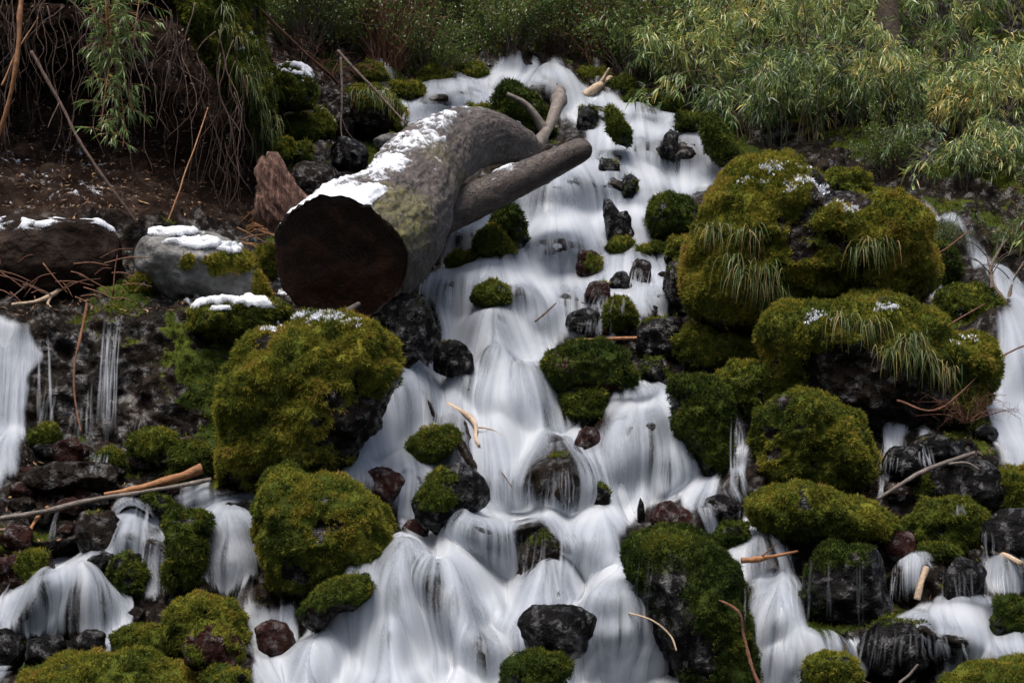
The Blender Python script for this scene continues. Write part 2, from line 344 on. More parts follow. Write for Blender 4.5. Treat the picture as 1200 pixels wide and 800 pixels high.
def to3(px, py, d): return np.stack([(px - 600) / F * d, d + 0 * px, CZ + (HY - py) / F * d], -1)
P0 = to3(PX, PY, D1)
# swells of rock under the water: (px, py, rx, ry, height in metres)
DOMES = [(634, 116, 54, 26, .42), (520, 122, 48, 24, .30), (700, 150, 46, 26, .22), (795, 168, 34, 28, .30), (750, 150, 30, 26, .2), (655, 226, 58, 38, .34), (600, 262, 52, 36, .30), (540, 285, 36, 40, .22),
         (720, 205, 36, 24, .2), (643, 290, 46, 34, .30), (590, 330, 60, 40, .34), (520, 360, 30, 40, .2), (600, 388, 62, 46, .42), (550, 345, 40, 34, .2), (590, 485, 80, 64, .40), (468, 480, 52, 58, .36), (745, 510, 58, 58, .36), (680, 545, 36, 36, .15),
         (652, 570, 44, 50, .32), (636, 660, 44, 58, .36), (560, 650, 52, 60, .30), (468, 725, 92, 70, .45), (700, 640, 36, 60, .2), (735, 735, 58, 80, .36), (535, 735, 24, 22, .12), (410, 570, 30, 24, .15),
         (75, 710, 66, 40, .30), (92, 722, 22, 30, .12), (155, 630, 24, 34, .2), (270, 640, 36, 56, .25), (185, 665, 22, 34, .16), (905, 700, 40, 56, .22), (1070, 690, 40, 36, .2), (1105, 745, 64, 42, .26), (1175, 680, 26, 30, .15), (815, 540, 26, 40, .15),
         (1180, 420, 40, 60, .25), (1120, 285, 40, 30, .2), (1170, 340, 36, 30, .2), (950, 775, 50, 30, .18), (12, 540, 28, 30, .2), (730, 320, 40, 24, .15), (650, 765, 60, 30, .2), (560, 780, 40, 40, .2), (380, 790, 40, 40, .2)]
def grad_n(P):
    Pu = np.gradient(P, axis=1); Pv = np.gradient(P, axis=0); n = unit(np.cross(Pu, -Pv))
    return n * np.where(n[..., 1:2] > 0.0, -1, 1) if False else n
Ns = unit(np.stack([blur(grad_n(P0)[..., k], 14, 14) for k in range(3)], -1))
if Ns[..., 2].mean() < 0: Ns = -Ns
dome = np.zeros_like(PX)
wob = fbm(np.stack([PX / 34, PY / 34, 0 * PX], -1), 3, 23)
for x, y, a, b, h in DOMES:
    rr = ((PX - x) / a) ** 2 + ((PY - y) / b) ** 2 + 0.45 * wob
    dome = np.maximum(dome, 0.66 * h * np.clip(1 - rr, 0, 1) ** 0.75)
dome = blur(dome, 2.2)

# water courses, as outlines over the hillside
WATER = [
    [(575, 97), (600, 84), (630, 78), (655, 84), (672, 104), (692, 110), (716, 117), (737, 126), (760, 138), (792, 138), (808, 150), (825, 178), (837, 194), (860, 200), (852, 214), (825, 228), (806, 240), (790, 250), (762, 245), (752, 262), (772, 285), (800, 292), (812, 300), (785, 322), (788, 352), (778, 372), (735, 384), (700, 392), (660, 396), (640, 420), (640, 455), (660, 480), (678, 520), (704, 540), (712, 490), (735, 462), (752, 452), (792, 462), (806, 520), (838, 572), (832, 592), (790, 592), (756, 596), (735, 622), (722, 650), (735, 690), (772, 745), (806, 810), (840, 900), (880, 1110), (200, 1110), (290, 880), (330, 800), (356, 760), (398, 705), (446, 692), (462, 655), (478, 628), (458, 596), (432, 584), (388, 572), (396, 540), (428, 528), (442, 488), (470, 442), (502, 428), (522, 400), (508, 372), (494, 345), (520, 318), (534, 300), (522, 272), (534, 244), (566, 240), (606, 240), (636, 212), (660, 190), (684, 176), (690, 156), (672, 150), (656, 142), (640, 130), (616, 122), (592, 112)],
    [(464, 164), (470, 122), (496, 104), (530, 95), (562, 96), (584, 112), (582, 150), (560, 146), (542, 142), (520, 150), (498, 164)],
    [(142, 600), (150, 590), (176, 592), (182, 612), (164, 652), (142, 660), (112, 664), (96, 690), (58, 692), (60, 660), (96, 652), (122, 648), (140, 622)],
    [(-60, 740), (0, 708), (40, 694), (100, 678), (132, 690), (152, 712), (146, 742), (124, 770), (100, 770), (112, 742), (60, 748), (10, 742), (20, 790), (-60, 820)],
    [(196, 590), (230, 588), (300, 578), (312, 612), (306, 648), (286, 694), (264, 702), (236, 696), (242, 640), (226, 612), (206, 650), (190, 702), (160, 704), (158, 652), (198, 626), (206, 606)],
    [(205, 578), (246, 566), (252, 588), (215, 592)],
    [(292, 732), (346, 724), (342, 770), (400, 760), (420, 900), (290, 900), (300, 780)],
    [(852, 484), (870, 484), (873, 560), (868, 598), (852, 590)],
    [(796, 588), (826, 594), (846, 640), (874, 646), (868, 596), (884, 600), (892, 640), (912, 650), (932, 690), (948, 752), (1004, 748), (1012, 770), (990, 830), (890, 830), (880, 700), (864, 662), (838, 646), (812, 610)],
    [(1046, 660), (1084, 658), (1090, 690), (1062, 704)], [(1154, 658), (1192, 658), (1192, 706), (1156, 706)],
    [(1040, 755), (1052, 726), (1100, 712), (1150, 712), (1172, 748), (1210, 752), (1260, 770), (1260, 790), (1180, 792), (1110, 812), (1096, 790), (1130, 772), (1060, 768)],
    [(1036, 514), (1062, 516), (1046, 562), (1034, 590), (1028, 560)], [(1072, 518), (1092, 518), (1096, 552), (1078, 552)],
    [(956, 220), (982, 222), (988, 236), (962, 234)],
    [(1060, 246), (1092, 250), (1134, 286), (1168, 322), (1210, 356), (1250, 420), (1290, 560), (1330, 720), (1370, 960), (1290, 960), (1262, 760), (1226, 610), (1180, 540), (1160, 508), (1150, 470), (1166, 440), (1150, 404), (1176, 384), (1166, 348), (1136, 312), (1098, 272)],
    [(1082, 330), (1098, 334), (1112, 380), (1096, 384)],
    [(-80, 376), (40, 376), (40, 440), (30, 522), (-80, 522)], [(-80, 514), (26, 520), (24, 560), (-10, 590), (-80, 590)],
]
def wmask(X, Y):
    m = np.zeros(X.shape, bool)
    jx = 7 * fbm(np.stack([X / 16, Y / 26, 0 * X], -1), 3, 31); jy = 5 * fbm(np.stack([X / 16, Y / 26, 0 * X + 5], -1), 3, 37)
    for p in WATER:
        a = np.asarray(p); w = min(1.0, np.ptp(a[:, 0]) / 60)
        m |= inpoly(X + jx * w, Y + jy * w, p)
    return m.astype(float)
wm_t = blur(wmask(PX, PY), 3.5)
rockn = ridged(P0 / 0.45, 4, 41); fine = fbm(P0 / 0.11, 4, 43); big = fbm(P0 / 1.3, 3, 47)
bankw = sstep(0.0, 1.0, 1 - wm_t)
disp = dome + (0.085 * rockn + 0.10 * big) * (0.5 + 0.5 * bankw) + 0.045 * fine * (0.08 + 0.92 * bankw)
fade = sstep(-250, -150, PX) * (1 - sstep(1400, 1550, PX)) * sstep(-250, -150, PY) * (1 - sstep(1000, 1105, PY))
PT = P0 + Ns * (disp * (0.3 + 0.7 * fade))[..., None]
SURF = blur(PT[..., 1], 2.0)
def bil(A, px, py):
    x = np.clip((np.asarray(px, float) - GX0) / DX, 0, len(gx) - 1.001); y = np.clip((np.asarray(py, float) - GY0) / DY, 0, len(gy) - 1.001)
    i = x.astype(int); j = y.astype(int); u = x - i; v = y - j
    if A.ndim == 3: u = u[..., None]; v = v[..., None]
    return (A[j, i] * (1 - u) + A[j, i + 1] * u) * (1 - v) + (A[j + 1, i] * (1 - u) + A[j + 1, i + 1] * u) * v
def depth(px, py): return bil(SURF, px, py)
def at(px, py, lift=0.0):
    d = depth(px, py) - lift
    return to3(np.asarray(px, float), np.asarray(py, float), d)
def grid_quads(nr, nc, keep=None):
    i = np.arange(nr - 1)[:, None] * nc; j = np.arange(nc - 1)[None]
    Q = np.stack([i + j, i + nc + j, i + nc + j + 1, i + j + 1], -1).reshape(-1, 4)
    return Q if keep is None else Q[keep[Q].any(1)]
Nt = grad_n(PT); Nt = -Nt if Nt[..., 2].mean() < 0 else Nt
moss_t = sstep(0.0, 0.5, fbm(PT / 0.5, 4, 53) + 0.35 * Nt[..., 2] - 0.25) * (1 - sstep(0.02, 0.3, wm_t))
wallm = sstep(150, 220, PX) * sstep(350, 372, PY) * (1 - sstep(560, 600, PY)) * (1 - sstep(380, 420, PX))
moss_t = np.maximum(moss_t, wallm * sstep(-0.15, 0.4, fbm(PT / 0.2, 4, 57) + 0.22 * sstep(130, 240, PX)) * 0.9)
hollow = (1 - sstep(285, 330, PX)) * (1 - sstep(255, 275, PY)) * sstep(-120, -60, PY)
moss_t *= (1 - hollow) * np.where(PY < 340, 0.3 + 0.7 * sstep(120, 200, PX), 1.0)
# rows carried on under and behind the camera so the ground has no edge in front of it
ext = [(3.0, 0.02), (0.0, -0.05), (-14.0, -0.2)]
PE = np.concatenate([PT] + [np.stack([(gx - 600) / F * max(4.4 + (4.4 - e) * 0.6, 4.4), np.full(len(gx), e), np.full(len(gx), z)], -1)[None] for e, z in ext], 0)
moss_e = np.concatenate([moss_t, np.zeros((3, len(gx)))], 0)
mesh_obj('hillside', PE.reshape(-1, 3), grid_quads(PE.shape[0], PE.shape[1]), M['terrain'], None,
         {'moss': moss_e.ravel(), 'dry': np.concatenate([hollow, np.zeros((3, len(gx)))], 0).ravel(), 'tone': (0.38 + 0.3 * fbm(PE / 0.6, 3, 59)).ravel()})['kind'] = 'structure'
bpy.data.objects['hillside']['label'] = 'wet stony hillside the stream tumbles down'

# ------------------------------------------------------------------ water: sheets that follow the hillside, streaked along the way the water runs
def lic(N, vx, vy, steps):
    H_, W_ = N.shape; jj, ii = np.meshgrid(np.arange(H_, dtype=float), np.arange(W_, dtype=float), indexing='ij')
    acc = N.copy(); cnt = 1.0
    for sgn in (1, -1):
        x = ii.copy(); y = jj.copy()
        for k in range(steps):
            xi = np.clip(np.rint(x), 0, W_ - 1).astype(np.int32); yi = np.clip(np.rint(y), 0, H_ - 1).astype(np.int32)
            x = x + sgn * vx[yi, xi]; y = y + sgn * vy[yi, xi]
            w = 0.5 + 0.5 * math.cos(math.pi * (k + 1) / (steps + 1))
            acc += w * N[np.clip(np.rint(y), 0, H_ - 1).astype(np.int32), np.clip(np.rint(x), 0, W_ - 1).astype(np.int32)]; cnt += w
    return acc / cnt
wx = np.arange(-100, 1400, 1.3); wy = np.arange(70, 1110, 1.9)
WXg, WYg = np.meshgrid(wx, wy)
Pw = bil(np.stack([blur(PT[..., k], 1.6, 1.6) for k in range(3)], -1), WXg, WYg)
Ps = np.stack([blur(Pw[..., k], 5, 6) for k in range(3)], -1)
Pu = np.gradient(Ps, axis=1); Pv = np.gradient(Ps, axis=0)
E = (Pu * Pu).sum(-1); Gm = (Pv * Pv).sum(-1); Fm = (Pu * Pv).sum(-1); det = np.maximum(E * Gm - Fm * Fm, 1e-14)
bu, bv = -Pu[..., 2], -Pv[..., 2]
fu = (Gm * bu - Fm * bv) / det; fv = (E * bv - Fm * bu) / det
fm = np.sqrt(fu ** 2 + fv ** 2) + 1e-9; fu, fv = fu / fm, fv / fm
fv = np.maximum(fv, -0.1) + 0.75
fu = blur(fu, 3); fv = blur(fv, 3)
sp = np.sqrt((fu * 1.3) ** 2 + (fv * 1.9) ** 2); fu, fv = fu * 1.9 / sp, fv * 1.9 / sp
Nw = grad_n(Ps); Nw = -Nw if Nw[..., 2].mean() < 0 else Nw
wm = wmask(WXg, WYg)
wmb = 0.55 * blur(wm, 1.8, 2.4) + 0.45 * blur(wm, 4.5, 6.0)
VEILS = [(652, 575, 42, 40, .75), (634, 668, 38, 46, .9), (690, 588, 22, 30, .6), (600, 408, 44, 22, .5), (735, 680, 20, 60, .35), (533, 738, 20, 20, .6), (92, 728, 16, 22, .7), (460, 480, 46, 40, .35), (500, 130, 18, 16, .4), (720, 205, 16, 18, .6), (645, 262, 16, 18, .5),
         (540, 470, 20, 40, .3), (1085, 735, 50, 34, .55), (905, 690, 30, 40, .3), (1066, 690, 30, 24, .5), (190, 670, 22, 40, .35), (270, 620, 40, 34, .2), (785, 168, 14, 22, .4), (690, 345, 40, 24, .5), (735, 325, 40, 24, .45), (20, 450, 40, 90, .25), (320, 740, 26, 24, .4), (860, 540, 16, 80, .15), (1130, 300, 20, 20, .2), (420, 770, 30, 40, .25), (590, 330, 20, 24, .3), (560, 285, 14, 20, .25), (70, 680, 30, 16, .35), (124, 460, 30, 140, .55)]
frw = bil(q, WXg, WYg); frw = frw - np.floor(frw); sw_ = bil(stepw, WXg, WYg)
up = sstep(0, .07, frw) * (1 - sstep(.30, .60, frw)) * sw_; foot = np.exp(-((frw - .70) / .12) ** 2) * sw_     # lip and upper drop run thin, the foot churns white
up = up * sstep(120, 160, WYg); up = blur(up, 1.5); foot = blur(foot, 1.5)
veil = np.zeros_like(WXg)
for x, y, a, b, s_ in VEILS: veil = np.maximum(veil, s_ * np.clip(1.25 - ((WXg - x) / a) ** 2 - ((WYg - y) / b) ** 2, 0, 1))
steep = np.clip(-Nw[..., 1], 0, 1)
hh = ((Pw - np.stack([blur(Pw[..., k], 8, 11) for k in range(3)], -1)) * Nw).sum(-1) / Pw[..., 1]; hh = hh / hh.std(); hh = np.where(WYg < 150, np.clip(hh, -1, 0.0), hh)                    # knobs of rock the water thins over
edge = blur(wm, 7, 10)
for layer, (off, sd, cut) in enumerate([(0.020, 5, 0.0), (0.042, 6, 0.12)]):
    r2 = np.random.default_rng(100 + sd)
    n1 = r2.standard_normal(WXg.shape); n2 = blur(r2.standard_normal(WXg.shape), 1.5); n3 = blur(r2.standard_normal(WXg.shape), 3.6); n4 = blur(r2.standard_normal(WXg.shape), 9)
    L = [lic(n / n.std(), fu, fv, st) for n, st in ((n1, 26), (n2, 34), (n3, 44), (n4, 50))]
    L = [(l - l.mean()) / l.std() for l in L]
    s = 0.40 * L[0] + 0.85 * L[1] + 0.80 * L[2] + 0.55 * L[3]; s = (s - s.mean()) / s.std()
    dens = wmb * 1.35 - 0.22 - veil * 0.80 + 0.10 * (1 - steep) - 0.15 * np.clip(hh, -0.6, 2.2) + 0.20 * (edge - 0.7) + 0.05 * L[3] - 0.22 * up + 0.16 * foot
    foam = sstep(0.0, 1.0, dens + (0.18 + 0.26 * up) * s - cut) * sstep(0.08, 0.5, wmb + 0.10 * s)
    if layer: foam *= 0.62
    streak = np.clip(0.67 - 0.08 * up + 0.13 * foot + (0.13 + 0.07 * up) * s + 0.10 * (1 - steep) - 0.22 * veil - 0.09 * np.clip(hh, -1.5, 2), 0, 1)
    wav = 0.007 * L[3] + 0.004 * L[2]
    Pl = Pw * 0.2 + np.stack([blur(Pw[..., k], 2.2, 3.4) for k in range(3)], -1) * 0.8 + Nw * (off + wav * (1 + 0.5 * layer))[..., None]
    keepv = foam.ravel() > 0.015
    Q = grid_quads(len(wy), len(wx), keepv)
    used = np.unique(Q); mp_ = np.full(Pl.shape[0] * Pl.shape[1], -1, np.int32); mp_[used] = np.arange(len(used))
    wo_ = mesh_obj('water', Pl.reshape(-1, 3)[used], mp_[Q], M['water'], None, {'foam': foam.ravel()[used], 'streak': streak.ravel()[used]})
    wo_['kind'] = 'structure'
    wo_['label'] = ['white silky water sliding down over the rocks', 'loose veils of white water over the falls'][layer]

# ------------------------------------------------------------------ tufts, snow and boulders
ICO = {}
def ico(sub):
    if sub not in ICO:
        import bmesh
        b = bmesh.new(); bmesh.ops.create_icosphere(b, subdivisions=sub, radius=1.0)
        V = np.array([v.co[:] for v in b.verts]); Fc = np.array([[v.index for v in f.verts] for f in b.faces]); b.free(); ICO[sub] = (V, Fc)
    return ICO[sub]
def vnormals(V, Fc):
    a, b, c = V[Fc[:, 0]], V[Fc[:, 1]], V[Fc[:, 2]]; fn = np.cross(b - a, c - a); n = np.zeros_like(V)
    for k in range(3): np.add.at(n, Fc[:, k], fn)
    return unit(n), fn
def scatter(V, Fc, weight, per_area, r):
    """Random points on triangles, area-weighted times the per-vertex weight. Returns points, normals, barycentric weights."""
    n, fn = vnormals(V, Fc); A = 0.5 * np.linalg.norm(fn, axis=1); w = A * weight[Fc].mean(1); tot = w.sum()
    k = int(tot * per_area)
    if k < 1: return np.zeros((0, 3)), np.zeros((0, 3)), np.zeros(0, int)
    f = r.choice(len(Fc), k, p=w / tot); u = r.random((k, 2)); fl = u.sum(1) > 1; u[fl] = 1 - u[fl]
    b = np.stack([1 - u.sum(1), u[:, 0], u[:, 1]], -1)
    return (V[Fc[f]] * b[..., None]).sum(1), unit((n[Fc[f]] * b[..., None]).sum(1)), f
def blades(p, n, Lm, wd_, nb, r, droop=0.35, spread=0.75):
    """nb tapered triangle blades at each point."""
    k = len(p); p = np.repeat(p, nb, 0); n = np.repeat(n, nb, 0); m = len(p)
    d = unit(n + spread * r.standard_normal((m, 3)) + np.array([0, 0, -droop]))
    s = unit(np.cross(d, r.standard_normal((m, 3)))); L = (np.asarray(Lm if np.ndim(Lm) == 0 else np.repeat(Lm, nb)) * (0.55 + 0.75 * r.random(m)))[:, None]
    a = p - n * 0.004 - s * wd_ * 0.5; b = p - n * 0.004 + s * wd_ * 0.5; t = p + d * L
    V = np.stack([a, b, t], 1).reshape(-1, 3); return V, np.arange(m * 3).reshape(-1, 3)
def moss_cover(name, V, Fc, weight, tone, d, r, parent=None, dens=1.0, length=1.0):
    n, _ = vnormals(V, Fc)
    w = weight * np.where(n[:, 1] > 0.35, 0.25, 1.0) * np.where(n[:, 2] < -0.6, 0.3, 1.0)
    pxm = d / F
    p, nn, f = scatter(V, Fc, w, dens / (2.9 * pxm ** 2), r)
    if not len(p): return None
    Lm = np.clip(3.3 * pxm, 0.012, 0.034) * length
    cl = fbm(p / 0.20, 4, 71); cl2 = fbm(p / 0.05, 3, 73); cl3 = sstep(0.15, 0.5, fbm(p / 0.10, 3, 79))
    lv = Lm * (1 + 0.6 * cl2)
    tv = np.clip(tone - 0.11 + 0.28 * cl + 0.17 * cl2 + 0.11 * r.standard_normal(len(p)) + 0.10 * nn[:, 2] - 0.18 * cl3, 0, 1)
    p = p + nn * (0.012 * cl2 + 0.006)[:, None]
    BV, BF = blades(p, nn, np.clip(lv, Lm * 0.4, None), np.clip(1.1 * pxm, 0.0035, 0.012), 3, r)
    tv = np.repeat(np.repeat(tv, 3) + 0.06 * r.standard_normal(len(p) * 3), 3)
    return mesh_obj(name, BV, BF, M['moss'], parent, {'tint': np.clip(tv, 0, 1)}, False)
def snow_part(V, Fc, mask, thick, parent, name='snow'):
    n, _ = vnormals(V, Fc); Vs = V + n * (0.004 + np.clip(mask, -0.1, 1.0) * thick)[:, None] + np.array([0, 0, 0.4 * thick]) * np.clip(mask, 0, 1)[:, None]
    k = (mask[Fc] > -0.2).any(1)
    if not k.any(): return None
    Q = Fc[k]; used = np.unique(Q); mp_ = np.full(len(V), -1, np.int32); mp_[used] = np.arange(len(used))
    return mesh_obj(name, Vs[used], mp_[Q], M['snow'], parent, {'cover': mask[used]})
def grass_tufts(pts, d, r, parent, L0=0.16, nb=40, tone=0.5, name='grass_tuft'):
    """Arching grass blades hanging from each point (local coordinates)."""
    for p in pts:
        m = nb; ang = r.uniform(0, 2 * math.pi, m); out = np.stack([np.cos(ang), np.sin(ang) * 0.7 - 0.5, np.zeros(m)], -1)
        L = L0 * r.uniform(0.6, 1.3, m); h = r.uniform(0.2, 0.75, m); base = p + r.normal(0, 0.035, (m, 3)) * np.array([1.4, 0.7, 0.5])
        t = np.linspace(0, 1, 6); o_ = out * r.uniform(0.3, 0.8, m)[:, None]
        cen = base[:, None] + L[:, None, None] * (o_[:, None] * (t - 0.25 * t * t)[None, :, None] + np.array([0, 0, 1.0]) * (h[:, None] * t[None] - (h[:, None] + r.uniform(0.3, 1.0, m)[:, None]) * t[None] ** 2)[..., None])
        side = unit(np.cross(out, np.array([0, 0, 1.0])) + 0.3 * r.standard_normal((m, 3)))
        wv = np.clip(1.1 * d / F, 0.003, 0.012) * (1 - t ** 2 * 0.9)
        V = np.stack([cen - side[:, None] * wv[None, :, None] * 0.5, cen + side[:, None] * wv[None, :, None] * 0.5], 2).reshape(-1, 3)
        i = (np.arange(m)[:, None] * 12 + np.arange(5)[None] * 2).ravel(); Q = np.stack([i, i + 1, i + 3, i + 2], -1)
        dry = (r.random(m) < 0.35).astype(float); tv = np.clip(tone - 0.25 + 0.5 * dry[:, None] + 0.25 * r.standard_normal((m, 1)) * 0.6 + 0.25 * dry[:, None] * t[None], 0, 1)
        mesh_obj(name, V, Q, M['grass'], parent, {'tint': np.repeat(tv, 2, 1).ravel()}, False)
def outline_of(box, r, irr=0.13, p=2.5):
    x0, y0, x1, y1 = box; cx, cy, a, b = (x0 + x1) / 2, (y0 + y1) / 2, (x1 - x0) / 2, (y1 - y0) / 2
    t = np.linspace(0, 2 * math.pi, 40, endpoint=False); k = 1 / (np.abs(np.cos(t)) ** p + np.abs(np.sin(t)) ** p) ** (1 / p)
    s_ = r.uniform(0, 99); k = k * (1 + irr * 1.4 * vnoise(np.stack([np.cos(t) * 1.3 + s_, np.sin(t) * 1.3, 0 * t], -1), 3))
    return np.stack([cx + a * k * np.cos(t), cy + b * k * np.sin(t)], -1)
STONES = []
def boulder(name, label, cat, shape, rock='black', moss=1.0, tone=0.55, thick=0.75, snow=0.0, d=None, lump=0.10, facet=0.0, seed=None, group=None, dens=1.0, grass=None, snow_box=None, moss_box=None, length=1.0, sink=0.0, smask=None, kind=None, grain=0.0):
    sd = seed if seed is not None else len(STONES) + 1; r = np.random.default_rng(1000 + sd)
    poly = np.asarray(shape, float) if len(shape) != 4 or np.ndim(shape[0]) else outline_of(shape, r)
    x0, y0 = poly.min(0); x1, y1 = poly.max(0); pc = np.array([(x0 + x1) / 2, (y0 + y1) / 2]); pw = x1 - x0; ph = y1 - y0
    if d is None:
        d = float(np.median(depth(np.linspace(x0 + .25 * pw, x1 - .25 * pw, 7), np.full(7, y1 - 0.06 * ph))))
        bx, by = np.meshgrid(np.linspace(x0 + .15 * pw, x1 - .15 * pw, 9), np.linspace(y0 + .35 * ph, y1 - 0.05 * ph, 9)); d = min(d, float(np.quantile(depth(bx.ravel(), by.ravel()), .3)) + 0.1 * ph * 8 / F)
    ty = thick * 0.5 * math.sqrt(pw * ph) * d / F; dc = d + (0.05 if bil(wm_t, pc[0], y1 - 0.2 * ph) < 0.4 else -0.22) * ty + sink
    sub = 5 if max(pw, ph) > 40 else 4
    if max(pw, ph) > 130: sub = 6
    V, Fc = ico(sub)
    th = np.linspace(-math.pi, math.pi, 181); ct, sn = np.cos(th), np.sin(th); R = np.zeros(181)
    P2 = np.vstack([poly, poly[:1]]) - pc; P2[:, 1] *= -1
    for i in range(len(P2) - 1):
        a, e = P2[i], P2[i + 1] - P2[i]; den = ct * e[1] - sn * e[0]; den = np.where(np.abs(den) < 1e-9, 1e-9, den)
        tt = (a[0] * e[1] - a[1] * e[0]) / den; uu = (a[0] * sn - a[1] * ct) / den
        R = np.where((uu >= 0) & (uu <= 1) & (tt > R), tt, R)
    R[0] = R[-1] = max(R[0], R[-1]); Rw = np.concatenate([R[:-1]] * 3); R = blur1(Rw, 1.5 if not (grain or (facet > 0 and np.ndim(shape[0]))) else 0.5, 0)[180:361]
    s0 = np.sqrt(V[:, 0] ** 2 + V[:, 2] ** 2); ang = np.arctan2(V[:, 2], V[:, 0]); Rv = np.interp(ang, th, R) * dc / F
    k = np.where(s0 > 1e-6, np.maximum(s0, 1e-6) ** -0.12, 1.0) ; k = np.minimum(k, 3.0)
    L = np.stack([V[:, 0] * k * Rv, V[:, 1] * ty, V[:, 2] * k * Rv], -1)
    if moss > .4: L = L * np.array([0.955, 1, 0.955])
    size = math.sqrt(pw * ph) * dc / F
    if np.ndim(shape[0]) and lump == 0.10: lump = 0.055
    if facet > 0:
        for _ in range(26):
            nn = unit(r.standard_normal(3) * np.array([1, 1, 0.9])); h = (L @ nn); hm = np.quantile(h, 0.995); lim = hm * r.uniform(1 - 0.45 * facet, 1.0)
            L = L - np.clip(h - lim, 0, None)[:, None] * 0.92 * nn
    n, _ = vnormals(L, Fc); off = r.uniform(0, 50, 3)
    amp = lump * size
    dn = amp * (0.85 * fbm(L / (0.45 * size) + off, 3, sd) + 0.35 * fbm(L / (0.14 * size) + off, 3, sd + 5)) + (0.02 if facet else 0.012) * min(1, size) * ridged(L / 0.12 + off, 3, sd + 9)
    if moss > 0.3 and not facet:                      # soft cushions of moss swelling out of the stone
        dn = dn + 0.05 * min(1.0, size) * (0.5 - np.abs(fbm(L / (0.26 * min(1.0, size)) + off + 3, 3, sd + 31)) * 1.6)
    if facet > 0: dn = 0.35 * dn + 0.035 * min(1.0, size) * ridged(L / (0.33 * min(1.0, size)) + off, 3, sd + 33) + 0.007 * min(1, size) * fbm(L / (0.06 * min(1.0, size)) + off, 2, sd + 35)
    cov = np.clip(moss * 1.5 - 0.5 + 0.5 * n[:, 2] * (1 - moss) * 1.6 + 0.9 * (1 - abs(2 * moss - 1)) * fbm(L / (0.35 * size) + off + 7, 3, sd + 3) + (0.25 if moss > 0.5 else -0.1) * (moss > 0.02), 0, 1) if 0.02 < moss < 0.98 else np.full(len(L), 1.0 if moss >= 0.98 else 0.0)
    c3 = np.array(to3(pc[0], pc[1], dc))
    if moss_box is not None:     # moss limited to the areas it covers on the stone
        Wp = L + c3; qx = 600 + F * Wp[:, 0] / Wp[:, 1]; qy = HY - F * (Wp[:, 2] - CZ) / Wp[:, 1]; mm = np.zeros(len(L))
        jn = 0.6 * fbm(L / 0.12 + off, 3, sd + 21)
        for (ex, ey, ea, eb) in moss_box: mm = np.maximum(mm, sstep(1.25, 0.55, ((qx - ex) / ea) ** 2 + ((qy - ey) / eb) ** 2 + jn))
        cov = mm * (n[:, 1] < 0.6)
    bare = 0.35 * fbm(L / (0.22 * max(size, .3)) + off + 11, 4, sd + 41)      # worn and wet patches, mostly low on the stone
    hrel = (L[:, 2] - L[:, 2].min()) / max(np.ptp(L[:, 2]), 1e-6)
    cov = cov * sstep(0.0, 0.12, hrel + bare * (0.6 if max(pw, ph) < 150 else 0.3) + 0.06) * (1 - 0.9 * sstep(0.16, 0.30, bare))
    cov = np.where(n[:, 2] < -0.55, cov * 0.6, cov)
    if grain:
        gx_ = np.array([0.62, 0, -0.78]); Lg = (L - 0.94 * (L @ gx_)[:, None] * gx_); dn = dn * 0.3 + grain * (ridged(Lg / 0.10 + off, 4, sd + 51) + 0.6 * ridged(Lg / 0.035 + off, 2, sd + 53))
    L = L + n * dn[:, None]
    if moss > 0 : L = L + n * (0.018 * cov * size)[:, None]
    base = c3 + np.array([0, 0, L[:, 2].min()])
    L2 = L - np.array([0, 0, L[:, 2].min()])
    cov_s = cov
    o = mesh_obj(name, L2, Fc, M[rock], None, {'moss': cov_s, 'tone': np.clip(tone * 1.0 + 0.25 * fbm(L / 0.3 + off, 3, sd + 8), 0, 1)}, True, tuple(base))
    tag(o, label, cat, group, kind)
    if cov.max() > 0.3 and dens > 0: moss_cover('moss', L2, Fc, sstep(0.25, 0.75, cov), tone, dc, r, o, dens, length)
    if snow > 0:
        n2, _ = vnormals(L2, Fc); Wp = L2 + base; qx = 600 + F * Wp[:, 0] / Wp[:, 1]; qy = HY - F * (Wp[:, 2] - CZ) / Wp[:, 1]
        mk = (n2[:, 2] - (1.0 - 0.6 * snow)) * 1.6 + 0.75 * fbm(L2 / 0.14 + off, 4, sd + 13) - 0.12
        if snow_box is not None:
            e = np.full(len(mk), -9.0)
            for (ex, ey, ea, eb) in snow_box: e = np.maximum(e, 1 - ((qx - ex) / ea) ** 2 - ((qy - ey) / eb) ** 2)
            mk = np.minimum(mk + 0.35, e + 0.5 * fbm(L2 / 0.09 + off, 3, sd + 15))
        if cov.mean() > 0.4 and snow < 0.85:
            sp_, sn_, _ = scatter(L2, Fc, sstep(-0.25, 0.5, mk) ** 1.5, 1 / (1.6 * (dc / F) ** 2), r)
            if len(sp_):
                kp = r.random(len(sp_)) < .45; sp_, sn_ = sp_[kp], sn_[kp]; SV, SF = blades(sp_ + sn_ * 0.012, sn_ + np.array([0, 0, .6]), 0.016, 0.016, 3, r, 0.0, 1.2); mesh_obj('snow', SV, SF, M['snowbits'], o, None, False)
        else: snow_part(L2, Fc, np.clip(mk, -1, 0.5) * 1.6, 0.022 + 0.012 * (cov.max() > 0.5), o)
    if grass:
        pts = []
        for (ex, ey) in grass:
            Wp = L2 + base; qx = 600 + F * Wp[:, 0] / Wp[:, 1]; qy = HY - F * (Wp[:, 2] - CZ) / Wp[:, 1]
            dd = (qx - ex) ** 2 + (qy - ey) ** 2 + np.where(n[:, 1] > 0.2, 1e5, 0); pts.append(L2[np.argmin(dd)])
        grass_tufts(pts, dc, r, o, 0.22, 46 if name == 'mossy_bank' else 85, 0.30)
    STONES.append(o)
    return o

